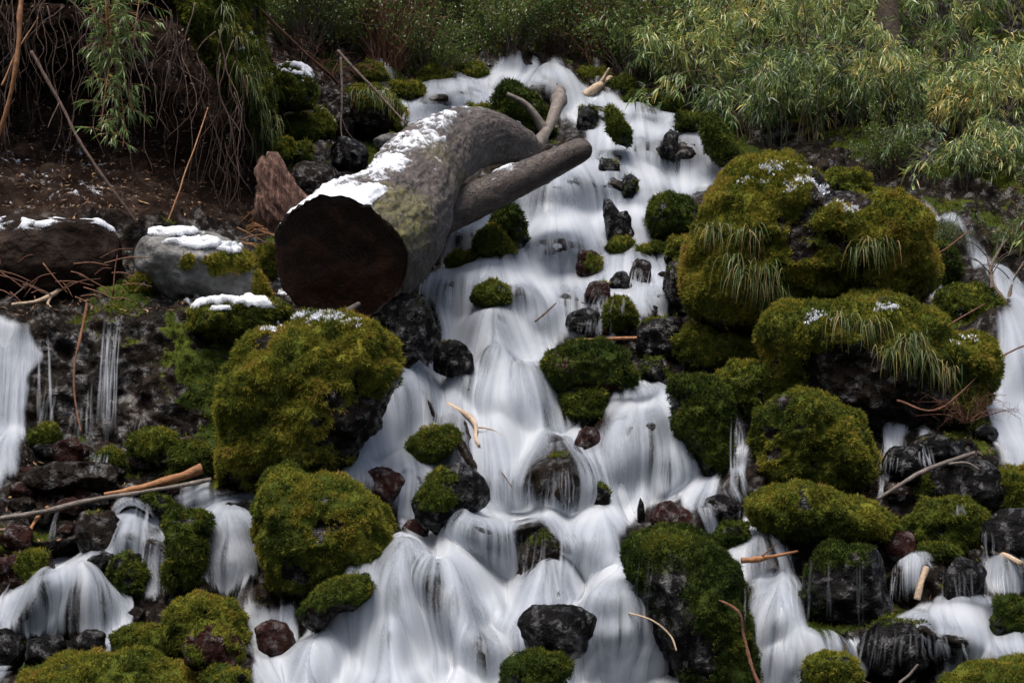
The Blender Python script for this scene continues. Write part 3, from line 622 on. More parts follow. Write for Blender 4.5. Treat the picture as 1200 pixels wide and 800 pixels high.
# ------------------------------------------------------------------ the boulders, each a thing of its own
MB, WR = 'mossy_boulder', 'wet_rock'
def mossy(label, shape, **k): return boulder(MB, label, 'boulder', shape, **k)
def wet(label, shape, **k):
    k.setdefault('moss', 0.0); k.setdefault('facet', 0.55); k.setdefault('lump', 0.07); return boulder(WR, label, 'rock', shape, **k)

# the great boulder and its neighbours beside the stream
boulder(MB, 'huge boulder with golden moss, grass tufts and melting snow on its crown', 'boulder',
        [(808, 330), (812, 290), (826, 258), (846, 226), (868, 202), (898, 190), (925, 194), (948, 210), (966, 236), (1000, 242), (1024, 232), (1050, 246), (1076, 262), (1090, 286), (1096, 320), (1086, 346), (1060, 360), (1020, 366), (980, 372), (930, 380), (880, 384), (840, 380), (816, 362)],
        moss=0.8, tone=0.74, thick=0.85, snow=0.5, snow_box=[(918, 197, 30, 8), (944, 220, 24, 12), (985, 246, 24, 7), (880, 215, 16, 6)], lump=0.075, seed=501, rock='brown', d=9.55,
        grass=[(862, 300), (880, 275), (900, 312), (905, 340), (890, 330), (1030, 285), (1010, 290), (840, 270), (915, 350), (870, 320)],
        moss_box=[(860, 290, 60, 110), (900, 215, 55, 40), (960, 330, 50, 50), (1050, 290, 55, 75), (1000, 340, 70, 40), (990, 255, 40, 18), (880, 360, 70, 40)])
boulder(MB, 'broad mossy boulder with shaggy grass hanging over its dark undercut face', 'boulder',
        [(886, 405), (892, 386), (920, 374), (960, 366), (1005, 350), (1040, 352), (1080, 372), (1110, 392), (1150, 404), (1164, 430), (1160, 470), (1150, 505), (1100, 518), (1040, 512), (985, 508), (940, 486), (905, 460), (890, 432)],
        moss=0.7, tone=0.62, thick=0.7, seed=502, rock='brown', d=9.0, lump=0.09, snow=0.4, snow_box=[(958, 372, 34, 6), (1038, 362, 14, 6), (1130, 400, 14, 4)],
        grass=[(985, 372), (1000, 380), (1060, 400), (1075, 415), (1090, 425), (1050, 410), (1020, 380), (1110, 430), (1072, 395)],
        moss_box=[(920, 400, 45, 30), (1000, 372, 90, 26), (1080, 395, 70, 40), (1140, 430, 30, 60), (960, 395, 60, 20), (925, 440, 20, 40)])
mossy('mossy boulder beside the far stream, under the red twigs', (1092, 336, 1176, 402), tone=0.45, moss=0.8, d=10.3)
mossy('dark leafy boulder splitting the far stream', (1084, 284, 1124, 350), tone=0.3, moss=0.7, rock='red', d=10.9)
mossy('low mossy boulder in the shade below the bamboo, behind the huge boulder', (962, 200, 1024, 236), tone=0.6, d=12.3)
mossy('large rounded mossy boulder beside the thin vertical fall', [(870, 520), (876, 492), (900, 472), (935, 464), (968, 472), (1000, 492), (1024, 520), (1030, 552), (1020, 576), (970, 584), (910, 578), (876, 560)], tone=0.58, seed=503, thick=0.9, moss=0.86, rock='brown', lump=0.12)
mossy('long flat bright green mossy slab under the large rounded boulder', [(868, 590), (884, 576), (930, 570), (985, 580), (1030, 592), (1052, 620), (1040, 636), (990, 634), (930, 630), (890, 618)], tone=0.56, thick=1.1, seed=504)
mossy('mossy boulder with a curved dark side behind the thin vertical fall', (834, 428, 932, 492), tone=0.52, moss=0.9)
mossy('dark mossy boulder standing upright between the main fall and the thin fall', [(784, 450), (800, 438), (832, 440), (858, 462), (852, 500), (856, 552), (834, 566), (808, 540), (792, 498)], tone=0.34, moss=0.75, seed=505, thick=0.7)
mossy('yellowish cushion of moss on a stone below the grassy cliff of the huge boulder', (790, 384, 866, 434), tone=0.62, moss=0.9, rock='brown')
mossy('small round olive mossy stone wedged beside the yellowish cushion', (858, 398, 898, 432), tone=0.66)
mossy('dark mossy boulder with reddish top in the middle of the main fall', [(632, 432), (642, 414), (668, 403), (705, 402), (732, 414), (746, 440), (738, 462), (700, 470), (655, 464)], tone=0.28, moss=0.72, rock='red', seed=506, thick=0.9)
mossy('dark green stone tucked under the reddish topped boulder of the main fall', (652, 452, 714, 502), tone=0.4, moss=0.8)
wet('small rusty stone poking from the curtain of water below two mossy stones', (674, 496, 704, 542), rock='red')
mossy('dome shaped dark green mossy boulder above a row of little falls', [(755, 250), (764, 234), (784, 227), (806, 234), (816, 256), (812, 278), (790, 286), (766, 282)], tone=0.40, seed=507, thick=0.95)
mossy('bright green conical mossy stone beside the log', [(548, 298), (558, 276), (574, 264), (594, 276), (607, 300), (596, 308), (566, 310)], tone=0.5, seed=508, thick=0.9)
mossy('low bright green mossy cushion against the log', (522, 294, 577, 319), tone=0.54)
mossy('dark mossy rock with water pouring over it, above the conical mossy stone', (572, 244, 622, 304), tone=0.26, moss=0.6, d=11.55)
mossy('oval green mossy stone in midstream under the big dome of water', [(549, 350), (560, 334), (580, 329), (600, 340), (616, 356), (604, 365), (570, 366)], tone=0.5, seed=509, thick=0.95)
boulder('broken_stump', 'black splintered stump standing up in the stream', 'stump', [(706, 232), (714, 234), (722, 244), (726, 250), (734, 248), (740, 258), (743, 284), (728, 288), (712, 286)], rock='black', moss=0.0, facet=0.15, lump=0.04, thick=0.5, seed=510)
mossy('small red stone with a bright moss cap in the stream', (674, 294, 709, 329), tone=0.55, moss=0.55, rock='red', moss_box=[(694, 308, 15, 11)], seed=511)
mossy('wide green moss cushion at the foot of the black splintered stump', (712, 279, 748, 304), tone=0.5)
mossy('tiny bright moss cushion next to the wide green cushion', (744, 287, 764, 303), tone=0.56)
mossy('tiny flat moss cushion below the dome shaped boulder', (760, 283, 782, 297), tone=0.46)
mossy('orange tinged moss cushion against the huge boulder', (780, 280, 812, 304), tone=0.68)
wet('dark rock with thin threads of water running down it below the moss cushions', (736, 304, 766, 342), moss=0.3, tone=0.4, rock='brown')
wet('knobbly black rock in the middle of the little falls', (712, 318, 740, 346))
wet('rugged dark red rock at the foot of the little falls', (682, 330, 718, 362), rock='red', moss=0.2)
mossy('bright green moss on a stone beneath the little falls', (706, 352, 746, 388), tone=0.47)
wet('rounded black rock veiled by thin water beneath the little falls', (664, 360, 710, 394))
wet('steep dark rock wall beside the huge boulder', (772, 300, 818, 372), moss=0.35, tone=0.3, rock='brown')
wet('wet black boulder at the end of the thin reddish branch', (738, 372, 806, 424), moss=0.3, tone=0.35)
wet('small dark stone at the edge of the falls below the reddish branch', (748, 420, 782, 452), moss=0.35, tone=0.3)
wet('black glistening rock beside the dark upright boulder', (768, 446, 800, 480))
# upper stream
mossy('craggy dark mossy outcrop between the two top falls', [(574, 140), (580, 112), (596, 97), (612, 104), (630, 118), (646, 134), (650, 160), (620, 172), (590, 166)], tone=0.34, moss=0.72, seed=512, d=14.6)
mossy('green mossy stone below the smaller top fall', (544, 122, 580, 144), tone=0.5, d=14.9)
mossy('narrow bright green mossy slab leaning in the upper fall', [(708, 124), (716, 122), (728, 140), (741, 164), (738, 176), (722, 168), (712, 150)], tone=0.38, seed=513, d=13.6)
mossy('tall smooth green mossy slab at the edge of the upper fall', [(818, 138), (828, 132), (846, 146), (866, 184), (866, 200), (846, 196), (826, 172)], tone=0.42, seed=514, d=13.2)
mossy('mossy hump at the lip of the upper fall under drooping bamboo', (790, 132, 826, 154), tone=0.36, d=14.0)
wet('dark stone half hidden by water under the leaning slab', (676, 124, 700, 162), moss=0.5, tone=0.35)
wet('small grey stone sticking out of the upper falls', (702, 184, 728, 212), moss=0.35, tone=0.4)
wet('mossy black stone in the water beside the cut end of the second log', (726, 204, 748, 236), moss=0.5, tone=0.3)
wet('dark hollow sided rock veiled by the upper fall, near the tall smooth slab', (772, 150, 796, 192), moss=0.3, tone=0.3)
mossy('olive mossy mound on the bank above the log', [(415, 96), (418, 80), (432, 72), (448, 78), (458, 96), (440, 103)], tone=0.6, seed=515, d=15.0)
mossy('yellow green mossy bed on the bank over the smaller top fall', (452, 96, 500, 118), tone=0.62, d=15.0)
mossy('mossy hump among leaves left of the highest dome of water', (532, 76, 572, 100), tone=0.5, d=16.3)
mossy('green mossy slope stone between the olive mound and the highest fall', (488, 82, 534, 108), tone=0.58, d=15.8)
mossy('olive mossy boulder behind the broken pale branch', (680, 80, 714, 106), tone=0.56, d=16.2)
mossy('mossy boulder under the end of the broken pale branch', (712, 88, 744, 116), tone=0.46, d=15.8)
mossy('dark mossy boulder at the top of the bank under the bamboo', (732, 108, 776, 138), tone=0.42, d=15.3)
mossy('dark round mossy stone near the bamboo skirts above the fall', (774, 112, 800, 136), tone=0.38, d=15.0)
boulder('grassy_bank', 'ledge of bank crowned with pale grassy moss behind the log', 'bank', [(396, 118), (410, 106), (440, 103), (462, 112), (472, 130), (474, 160), (450, 166), (404, 164), (392, 146)], rock='brown', moss=0.6, tone=0.66, seed=516, d=13.5, kind=None,
        grass=[(412, 112), (425, 110), (438, 110), (450, 114), (460, 122)], moss_box=[(432, 112, 44, 18), (466, 130, 14, 24)], thick=1.0, snow=0.5, snow_box=[(438, 106, 20, 4)])
wet('dark broad rock under the grassy ledge behind the log', (372, 100, 420, 160), rock='brown', d=13.3)
wet('low grey rock on the bank behind the upper edge of the log', (436, 158, 476, 182), rock='grey', moss=0.2, d=12.9)
wet('black wet rock below the low bank behind the log', (380, 160, 436, 205), d=12.4)
wet('wide dark rock in shadow behind the splintered log chunk', (340, 186, 420, 262), rock='brown', d=11.5)
# the bank on the near side of the hollow
boulder('mossy_bank', 'steep mossy brow of the bank draped with grass over the dark hollow', 'bank',
        [(188, -60), (212, 6), (246, 52), (280, 88), (298, 126), (304, 170), (312, 192), (322, 192), (326, 150), (316, 100), (304, 50), (288, -60)], rock='soil', moss=0.72, tone=0.46, seed=517, d=11.8, thick=1.7, lump=0.10,
        grass=[(215, 15), (232, 38), (250, 52), (266, 70), (280, 84), (225, 20), (240, 45), (258, 66), (272, 78), (288, 95), (300, 118), (304, 140), (310, 155), (318, 175), (308, 185), (300, 60), (312, 100), (318, 140), (286, 50), (262, 10), (292, 105), (300, 130), (306, 150), (310, 168), (285, 70), (300, 90), (260, 30), (275, 45)], snow=0.35, snow_box=[(230, 10, 18, 10), (288, 52, 14, 16)])
mossy('mossy hump dusted with snow on the shoulder of the bank', [(310, 100), (320, 82), (342, 75), (360, 84), (373, 104), (366, 126), (336, 128), (314, 118)], tone=0.46, seed=518, d=12.0, snow=0.9, snow_box=[(340, 88, 30, 14), (322, 100, 12, 8)])
mossy('shaggy moss clump below the snow dusted hump', (334, 134, 376, 168), tone=0.54, d=12.3)
mossy('round moss knob with a snowy tip beside the shaggy clump', (366, 130, 392, 166), tone=0.55, d=12.4, snow=0.45)
mossy('olive moss lump above the splintered log chunk', (318, 160, 346, 194), tone=0.56, d=11.6)
mossy('small dark moss lump just over the tip of the splintered log chunk', (340, 168, 366, 196), tone=0.5, d=11.8)
# the ledge
boulder('stone_slab', 'grey stone slab with thin snow and bright moss lying on the ledge', 'slab',
        [(157, 302), (166, 284), (186, 273), (222, 271), (256, 276), (274, 286), (288, 300), (312, 318), (328, 340), (332, 356), (290, 358), (230, 352), (186, 350), (162, 334)], rock='grey', moss=0.5, tone=0.80, seed=519, d=9.2, facet=0.4, lump=0.03, thick=0.9,
        moss_box=[(262, 308, 30, 15), (222, 307, 10, 10), (242, 283, 7, 5), (312, 335, 18, 18)], snow=0.8, snow_box=[(205, 274, 34, 4), (250, 290, 36, 4), (200, 300, 30, 3), (270, 295, 14, 4), (225, 284, 40, 4)])
mossy('small bright yellow moss cushion at the foot of the grey slab', (154, 320, 180, 344), tone=0.8, d=9.15)
mossy('mossy clump between the grey slab and the log end', (300, 286, 332, 330), tone=0.62, d=9.7)
boulder('snowy_shelf', 'dark earthen shelf topped with a strip of snow under the hollow', 'shelf', [(-120, 262), (-60, 258), (40, 260), (110, 258), (150, 264), (166, 284), (158, 318), (130, 342), (40, 348), (-120, 350)], rock='soil', moss=0.0, seed=520, d=9.3, lump=0.06, facet=0.3, thick=0.45, snow=0.75, snow_box=[(10, 264, 130, 7), (120, 266, 36, 8), (-60, 262, 80, 8)])
boulder(MB, 'big shaggy golden mossy boulder under the log end', 'boulder',
        [(247, 582), (250, 530), (258, 484), (270, 436), (284, 402), (310, 382), (345, 371), (375, 370), (410, 378), (440, 388), (460, 414), (462, 450), (448, 486), (428, 524), (404, 546), (370, 556), (330, 566), (288, 588)],
        moss=0.9, tone=0.68, seed=521, d=7.95, rock='brown', thick=0.8, lump=0.09, snow=0.55, snow_box=[(372, 373, 34, 6), (318, 384, 16, 5), (410, 380, 14, 4)],
        moss_box=[(325, 440, 85, 95), (290, 530, 60, 90), (360, 398, 70, 45), (428, 396, 36, 26), (345, 535, 70, 50), (440, 430, 16, 40)], length=1.25)
mossy('flat mossy ledge stone with a ragged sheet of snow behind the golden boulder', (222, 355, 346, 404), tone=0.52, moss=0.8, snow=0.9, snow_box=[(275, 360, 58, 12), (300, 374, 44, 8)], d=8.75, rock='brown')
wet('dark wet boulder in shadow under the log', [(440, 392), (446, 360), (470, 345), (500, 350), (514, 392), (506, 420), (480, 440), (456, 430)], moss=0.3, tone=0.25, seed=522, d=9.0)
wet('dark brown mossy stone beside the golden boulder, edged by white water', (448, 410, 516, 444), moss=0.45, tone=0.3, rock='brown')
wet('black rock beneath the log with water sliding past its edge', (500, 400, 562, 440), moss=0.15, d=9.3)
# middle and lower
mossy('bright green mossy stone leaning in the middle of the fall', [(463, 548), (474, 524), (498, 503), (524, 498), (545, 508), (546, 524), (518, 534), (492, 552), (474, 559)], tone=0.47, seed=523)
wet('reddish brown wet stone beside the bright green leaning stone', [(414, 566), (426, 547), (452, 546), (474, 556), (476, 568), (458, 592), (432, 590)], rock='red', seed=524, facet=0.55)
wet('dark angular boulder with moss streaks below the leaning stone', [(478, 592), (496, 568), (530, 545), (556, 536), (574, 556), (577, 582), (548, 610), (536, 632), (510, 626), (486, 606)], moss=0.4, tone=0.4, seed=525, facet=0.5, moss_box=[(512, 574, 30, 22)])
wet('black block with sharp edges at the bottom of the main fall', [(597, 745), (606, 722), (622, 712), (628, 700), (650, 704), (682, 712), (703, 722), (700, 740), (688, 750), (686, 772), (660, 782), (628, 776), (606, 764)], seed=526, facet=0.6, lump=0.04, d=6.25)
mossy('mossy stone under the sharp black block', (588, 766, 664, 830), tone=0.3, moss=0.6, d=6.1)
wet('streaked dark rock behind a thin veil of falling water', (600, 612, 668, 704), moss=0.3, tone=0.25, d=7.45, rock='brown')
wet('stone behind a grey veil of water above the streaked rock', (622, 538, 690, 606), moss=0.25, tone=0.25, d=8.2, rock='grey')
wet('small mossy stone at the edge of the grey veil', (686, 564, 716, 608), moss=0.5, tone=0.35)
mossy('big dark mossy boulder hung with dead stems at the edge of the lower fall', [(730, 660), (738, 630), (758, 616), (800, 620), (838, 632), (860, 664), (872, 702), (886, 744), (890, 800), (880, 850), (810, 850), (776, 770), (748, 712)], tone=0.27, moss=0.62, seed=527, thick=0.9, rock='black', d=6.6)
wet('red black stone sitting on top of the big dark boulder', [(758, 606), (766, 590), (786, 586), (806, 598), (818, 616), (810, 630), (776, 628)], rock='red', seed=528, d=7.35)
wet('glossy black stone between the main fall and the small side fall', [(818, 596), (830, 582), (850, 580), (868, 592), (871, 606), (852, 616), (830, 614)], seed=529)
mossy('small dark mossy stone under the glossy black stone', (838, 610, 878, 648), tone=0.3, moss=0.7)
wet('dark streaming rock face under the long green slab', [(926, 664), (936, 640), (990, 634), (1044, 640), (1054, 690), (1044, 740), (1000, 752), (955, 748), (940, 710)], moss=0.45, tone=0.25, seed=530, d=6.9)
wet('black rounded rock with a film of water at the bottom of the side stream', [(1000, 760), (1010, 736), (1040, 722), (1080, 724), (1106, 742), (1098, 770), (1060, 800), (1016, 796)], moss=0.25, tone=0.25, seed=531, facet=0.3)
mossy('round bright mossy stone half out of the picture below the side stream pool', (944, 768, 1008, 830), tone=0.55)
mossy('mossy bank stone at the corner of the lower pool', [(1100, 800), (1130, 782), (1170, 776), (1230, 766), (1260, 800), (1240, 850), (1120, 850)], tone=0.52, seed=532)
mossy('bushy green mossy stone below the grey stick', (1058, 586, 1152, 656), tone=0.48, moss=0.9)
mossy('little flat moss patch under the bushy stone', (1066, 634, 1126, 660), tone=0.46)
mossy('mossy boulder cut by the picture edge near the far stream', (1166, 546, 1240, 616), tone=0.58)
wet('wide glistening black rock under the grey stick', (1088, 542, 1184, 604), facet=0.35)
wet('black rock with a trickle between the grassy boulder and the grey stick', (1036, 520, 1082, 566))
mossy('small moss tuft stone lying under the grey stick', (1066, 552, 1102, 590), tone=0.44)
wet('dark rock between two trickles above the grey stick', (1062, 508, 1130, 550), moss=0.3, tone=0.35)
wet('square black rock between the two short side falls', (1106, 652, 1158, 716), moss=0.2, tone=0.25)
mossy('dark mossy rock past the short side falls', (1154, 704, 1230, 756), tone=0.28, moss=0.65)
wet('reddish leaf littered rock at the end of the long green slab', (1036, 620, 1076, 656), rock='red')
wet('dark undercut rock below the boulder at the picture edge', (1150, 600, 1230, 664))
# lower left
mossy('two humped golden mossy boulder in the lower stream', [(300, 590), (304, 560), (318, 543), (338, 541), (352, 556), (362, 570), (380, 562), (408, 568), (436, 586), (458, 616), (462, 644), (450, 670), (424, 692), (384, 704), (350, 706), (328, 690), (312, 646)], tone=0.64, seed=533, thick=0.9)
wet('mossy dark rock slope beneath the two humped boulder', [(340, 738), (350, 706), (390, 684), (436, 668), (450, 676), (436, 700), (398, 720), (360, 760)], moss=0.55, tone=0.4, seed=534, rock='brown')
mossy('rounded olive mossy boulder beside the small lower fall', [(194, 722), (206, 704), (236, 697), (268, 704), (286, 724), (290, 752), (262, 768), (216, 766)], tone=0.6, seed=535, thick=0.9)
mossy('red brown rock with patchy moss under the rounded olive boulder', (218, 734, 286, 792), tone=0.5, moss=0.5, rock='red', d=6.2)
mossy('green moss tongue on dark rock beside the olive boulder', (128, 730, 206, 772), tone=0.5, moss=0.85)
mossy('wide low mossy boulder along the bottom edge', [(28, 800), (40, 782), (70, 772), (120, 770), (170, 766), (214, 782), (236, 806), (236, 850), (20, 850)], tone=0.62, seed=536, thick=1.1)
mossy('small green moss clump below the red brown rock', (234, 780, 292, 830), tone=0.5)
mossy('narrow mossy rock rib dividing two small falls', [(192, 604), (206, 590), (226, 600), (244, 606), (242, 650), (236, 698), (208, 706), (194, 680), (200, 640)], tone=0.42, moss=0.75, seed=537)
mossy('mossy dark rock at the edge of the fan shaped pool', (132, 648, 168, 702), tone=0.35, moss=0.65)
mossy('moss topped red stone at the side of the fan shaped fall', (-4, 644, 64, 694), tone=0.46, moss=0.6, rock='red', moss_box=[(36, 662, 26, 18)])
wet('angular slate coloured stone above the fan shaped pool', [(95, 664), (108, 652), (132, 646), (138, 656), (122, 674), (102, 680)], seed=538, facet=0.6)
wet('black stone with a broken top in the fan shaped pool', (28, 742, 78, 784))
wet('shiny black stone near the moss tongue', (84, 738, 124, 770))
wet('black stone cut by the picture edge beside the fan shaped pool', (-24, 734, 26, 792))
wet('wet rounded rock beside the head of the small fall, next to the two humped boulder', (258, 586, 308, 614), facet=0.2)
wet('small dark upright stone at the foot of the golden boulder', (286, 554, 312, 592), d=8.0)
wet('long ridge of wet stone under the trickling wall', (22, 540, 150, 584), rock='brown')
wet('dark red stone under the grey stick by the wall', (60, 582, 104, 606), rock='red')
wet('flat red stone near the picture edge below the stick', (0, 614, 46, 646), rock='red')
wet('dark block of rock beneath the orange sticks', (84, 600, 150, 652), rock='brown', moss=0.15)
wet('rust coloured stone at the foot of the trickling wall', (60, 512, 98, 548), rock='red')
wet('grey wet stone amid the rubble below the wall', (96, 540, 130, 566), rock='black')
wet('black stone right under the head of the little chute', (150, 568, 206, 592))
mossy('bright moss tuft on a stone at the foot of the trickling wall', (112, 524, 150, 556), tone=0.44)
mossy('wide bright green moss bed at the foot of the trickling wall', (150, 508, 214, 546), tone=0.45)
mossy('dim moss bed against the foot of the golden boulder', (196, 520, 254, 564), tone=0.34)
mossy('small moss cushion near the wide fall at the picture edge', (32, 500, 70, 526), tone=0.42)
mossy('moss tuft above the little chute', (168, 578, 206, 600), tone=0.42)
wet('red stone under the water beside the reddish brown stone', (470, 606, 504, 634), rock='red')
wet('brown stone in the shallow run beneath the olive boulder', (300, 726, 346, 776), rock='red', facet=0.3, sink=0.05)
# loose small stones lodged in the stream margins
def cobble_run(n, box, label, group, sizes=(10, 22), sd=1, rocks=('black', 'brown', 'red'), avoid=0.25):
    r = np.random.default_rng(sd); k = 0; t = 0
    while k < n and t < 400:
        t += 1
        x = r.uniform(box[0], box[2]); y = r.uniform(box[1], box[3])
        if bil(wm_t, x, y) > avoid: continue
        s_ = r.uniform(*sizes); h = s_ * r.uniform(0.5, 0.9)
        boulder('wet_stone', label, 'stone', (x - s_, y - h, x + s_, y + h * 0.7), rock=rocks[r.integers(len(rocks))], moss=0.0, facet=0.5, lump=0.08, group=group, seed=2000 + sd * 100 + k); k += 1
cobble_run(34, (4, 500, 260, 640), 'small wet stone in the rubble at the foot of the trickling wall', 'rubble below the trickling wall', (7, 18), 3)
cobble_run(26, (1040, 500, 1196, 720), 'small wet stone among the black rocks below the grassy boulder', 'rubble beside the side stream', (7, 18), 4, ('black', 'black', 'brown'))
cobble_run(14, (690, 300, 800, 400), 'small dark stone between the little falls', 'stones between the little falls', (5, 11), 5, ('black', 'brown', 'red'), 0.9)
cobble_run(14, (20, 720, 340, 800), 'small dark stone along the lower pool edge', 'stones along the lower pool', (7, 15), 6, ('black', 'brown'), 0.5)

# ------------------------------------------------------------------ the big fallen log and the other wood
def log_body(name, ctrl, mat, label, n=72, k=110, rough=0.06, seed=1, end_n=26, snow=None, lichen=None, face_dir=None):
    """ctrl: (px, py, depth, radius). Root object is the trunk; the sawn face and the snow are its parts."""
    A = np.array(ctrl, float); P = np.stack([to3(a, b, c) for a, b, c, _ in A]); PR = spline(np.hstack([P, A[:, 3:4]]), k)
    P, R = PR[:, :3], PR[:, 3]
    T = unit(np.gradient(P, axis=0))
    if face_dir is not None:
        w = np.exp(-np.arange(k) / (k / 30.0))[:, None]; T = unit(T * (1 - w) + unit(np.asarray(face_dir, float)) * w)
    U = unit(np.cross(T, np.array([0, 0, 1.0]))); Vv = np.cross(U, T)
    a = np.linspace(0, 2 * math.pi, n, endpoint=False); ca, sa = np.cos(a), np.sin(a)
    al = np.concatenate([[0], np.cumsum(np.linalg.norm(np.diff(P, axis=0), axis=1))])
    cyl = np.stack([np.broadcast_to(al[:, None], (k, n)), ca[None] * R[:, None], sa[None] * R[:, None]], -1)
    rr = R[:, None] * (1 + rough * fbm(cyl / np.array([0.9, 0.35, 0.35]) + seed, 4, seed) + 0.035 * ridged(cyl / np.array([0.55, 0.07, 0.07]) + seed, 3, seed + 1) + 0.02 * fbm(cyl / np.array([0.06, 0.03, 0.03]), 3, seed + 2))
    V = P[:, None] + rr[..., None] * (ca[None, :, None] * U[:, None] + sa[None, :, None] * Vv[:, None])
    base = np.array([P[0, 0], P[0, 1], V[..., 2].min()])
    V = V - base; i = np.arange(k - 1)[:, None] * n; j = np.arange(n)[None]; j2 = (j + 1) % n
    Q = np.stack([i + j, i + n + j, i + n + j2, i + j2], -1).reshape(-1, 4)
    lich = np.zeros((k, n)) if lichen is None else lichen(al[:, None] + 0 * ca[None], ca[None] + 0 * al[:, None], sa[None] + 0 * al[:, None])
    tail = list(range((k - 1) * n, k * n))
    L = np.concatenate([Q.ravel(), np.array(tail)[::-1]]); Sz = np.array([4] * len(Q) + [n])
    o = mesh_obj(name, V.reshape(-1, 3), L, mat, None, {'along': cyl[..., 0].ravel(), 'ax': cyl[..., 1].ravel(), 'az': cyl[..., 2].ravel(), 'lichen': lich.ravel()}, True, tuple(base), Sz)
    tag(o, label, 'log')
    # sawn face: concentric rings, slightly uneven
    rad = np.linspace(1, 0.03, end_n); ring0 = V[0]; cen = P[0] - base
    E_ = cen + (ring0 - cen)[None] * rad[:, None, None]
    fc = np.stack([np.broadcast_to(rr[0][None], (end_n, n)) * rad[:, None] * ca, np.broadcast_to(rr[0][None], (end_n, n)) * rad[:, None] * sa, 0 * rad[:, None] * ca], -1)
    E_ = E_ + T[0] * ((0.012 * fbm(fc / 0.16, 4, seed + 5) - 0.004 + 0.02 * (1 - rad[:, None] ** 4)) * (rad[:, None] < 0.999))[..., None]
    i = np.arange(end_n - 1)[:, None] * n
    Q2 = np.stack([i + j, i + j2, i + n + j2, i + n + j], -1).reshape(-1, 4); inner = list(range((end_n - 1) * n, end_n * n))
    mesh_obj('cut_face', E_.reshape(-1, 3), np.concatenate([Q2.ravel(), inner]), M['end'], o, {'ax': fc[..., 0].ravel(), 'az': fc[..., 1].ravel()}, True, (0, 0, 0), np.array([4] * len(Q2) + [n]))
    if snow is not None:
        mk = snow(al[:, None] + 0 * ca[None], ca[None] + 0 * al[:, None], sa[None] + 0 * al[:, None]) + 0.75 * fbm(cyl / np.array([0.30, 0.22, 0.22]) + 3, 5, seed + 9, 0.7) + 0.55 * fbm(cyl / np.array([0.07, 0.04, 0.04]), 3, seed + 12, 0.7)
        N = ca[None, :, None] * U[:, None] + sa[None, :, None] * Vv[:, None]
        Vs = V + N * (0.006 + np.clip(mk, -0.2, 0.5) * 0.03)[..., None] ; kk = (mk.ravel()[Q] > -0.2).any(1)
        used = np.unique(Q[kk]); mp2 = np.full(k * n, -1, np.int32); mp2[used] = np.arange(len(used))
        mesh_obj('snow', Vs.reshape(-1, 3)[used], mp2[Q[kk]], M['snow'], o, {'cover': mk.ravel()[used]})
    return o
def lich(a, c, s): return np.exp(-((a - 0.25) / 0.5) ** 2) * np.clip(c * 1.4, 0, 1) * np.clip(s * 0.9 + 0.55, 0, 1) + 0.55 * np.exp(-((a - 1.9) / 0.9) ** 2) * np.clip(c + 0.2, 0, 1)
def snw(a, c, s):
    ring = np.exp(-(a / 0.34) ** 2) * 1.25 * (c < 0.62) ; line = 1.0 * np.exp(-((c + 0.05 - 0.16 * np.clip(a - 1.2, 0, 2)) / 0.40) ** 2) * (s > 0)
    return np.maximum(ring, line * (1 - sstep(3.0, 3.9, a))) - 0.62 + 0.55 * (s - 0.85) - 2.5 * (s < 0.25)
log_body('fallen_log', [(400, 305, 8.80, .465), (418, 292, 9.0, .47), (440, 276, 9.3, .46), (468, 247, 9.8, .405), (487, 210, 10.5, .37), (513, 182, 11.2, .32), (548, 163, 11.9, .285), (582, 163, 12.3, .23), (616, 172, 12.7, .15)],
         M['log'], 'huge weathered fallen log with a dark sawn end and snow along its back', 200, 320, 0.07, 3, 30, snw, lich, (0.06, 0.80, 0.58))
log_body('fallen_log', [(686, 173, 11.35, .085), (681, 176, 11.33, .108), (660, 186, 11.3, .122), (625, 203, 11.2, .135), (585, 222, 11.05, .15), (545, 240, 10.9, .165), (505, 258, 10.75, .17)],
         M['log2'], 'shorter wet brown log wedged beneath the huge log, its broken end over the stream', 40, 80, 0.08, 5, 10, lambda a, c, s: np.exp(-((a - 0.8) / 0.35) ** 2) * (s > 0.55) - 1.0, None, None)
# splintered chunk of red wood leaning on the log
def chunk(name, label, cat, poly, d, th, mat, seed, lumpy=0.05, snow_box=None):
    o = boulder(name, label, cat, poly, rock='red', moss=0.0, facet=0.0, grain=0.034, lump=lumpy, thick=th, seed=seed, d=d, snow=0.6 if snow_box else 0, snow_box=snow_box)
    o.data.materials[0] = mat
    return o
def wood_mat():
    m = NT('splintered red wood'); mp = m.n('Mapping'); m.l(m.pos(), mp.inputs[0]); mp.inputs['Rotation'].default_value = (0, math.radians(35), 0); mp.inputs['Scale'].default_value = (5, 5, 0.7)
    n = m.noise(6, 7, 0.65, mp.outputs[0]); n2 = m.noise(26, 5, 0.7, mp.outputs[0])
    col = m.ramp(m.math('ADD', m.math('MULTIPLY', n, 0.6), m.math('MULTIPLY', n2, 0.4)), [(0.36, (0.012, 0.006, 0.0045)), (0.5, (0.085, 0.040, 0.028)), (0.64, (0.26, 0.16, 0.12))])
    return m.done(m.pbr(col, 0.75, m.bump(n, 0.9, 0.04, m.bump(n2, 0.8, 0.015)), 0.2).outputs[0])
M['wood'] = wood_mat()
chunk('log_fragment', 'splintered red brown piece of trunk leaning by the sawn log end', 'log piece', [(303, 198), (308, 185), (313, 193), (318, 179), (325, 189), (331, 199), (345, 220), (360, 235), (374, 246), (366, 266), (348, 282), (322, 268), (300, 254), (306, 226)], 9.5, 0.45, M['wood'], 601, 0.03, [(352, 240, 16, 11)])
chunk('log_fragment', 'dark upper shard of splintered trunk with snow behind the log rim', 'log piece', [(352, 262), (356, 248), (372, 236), (396, 238), (402, 248), (380, 262), (362, 270)], 9.35, 0.5, M['wood'], 602, 0.03, [(380, 240, 22, 7)])

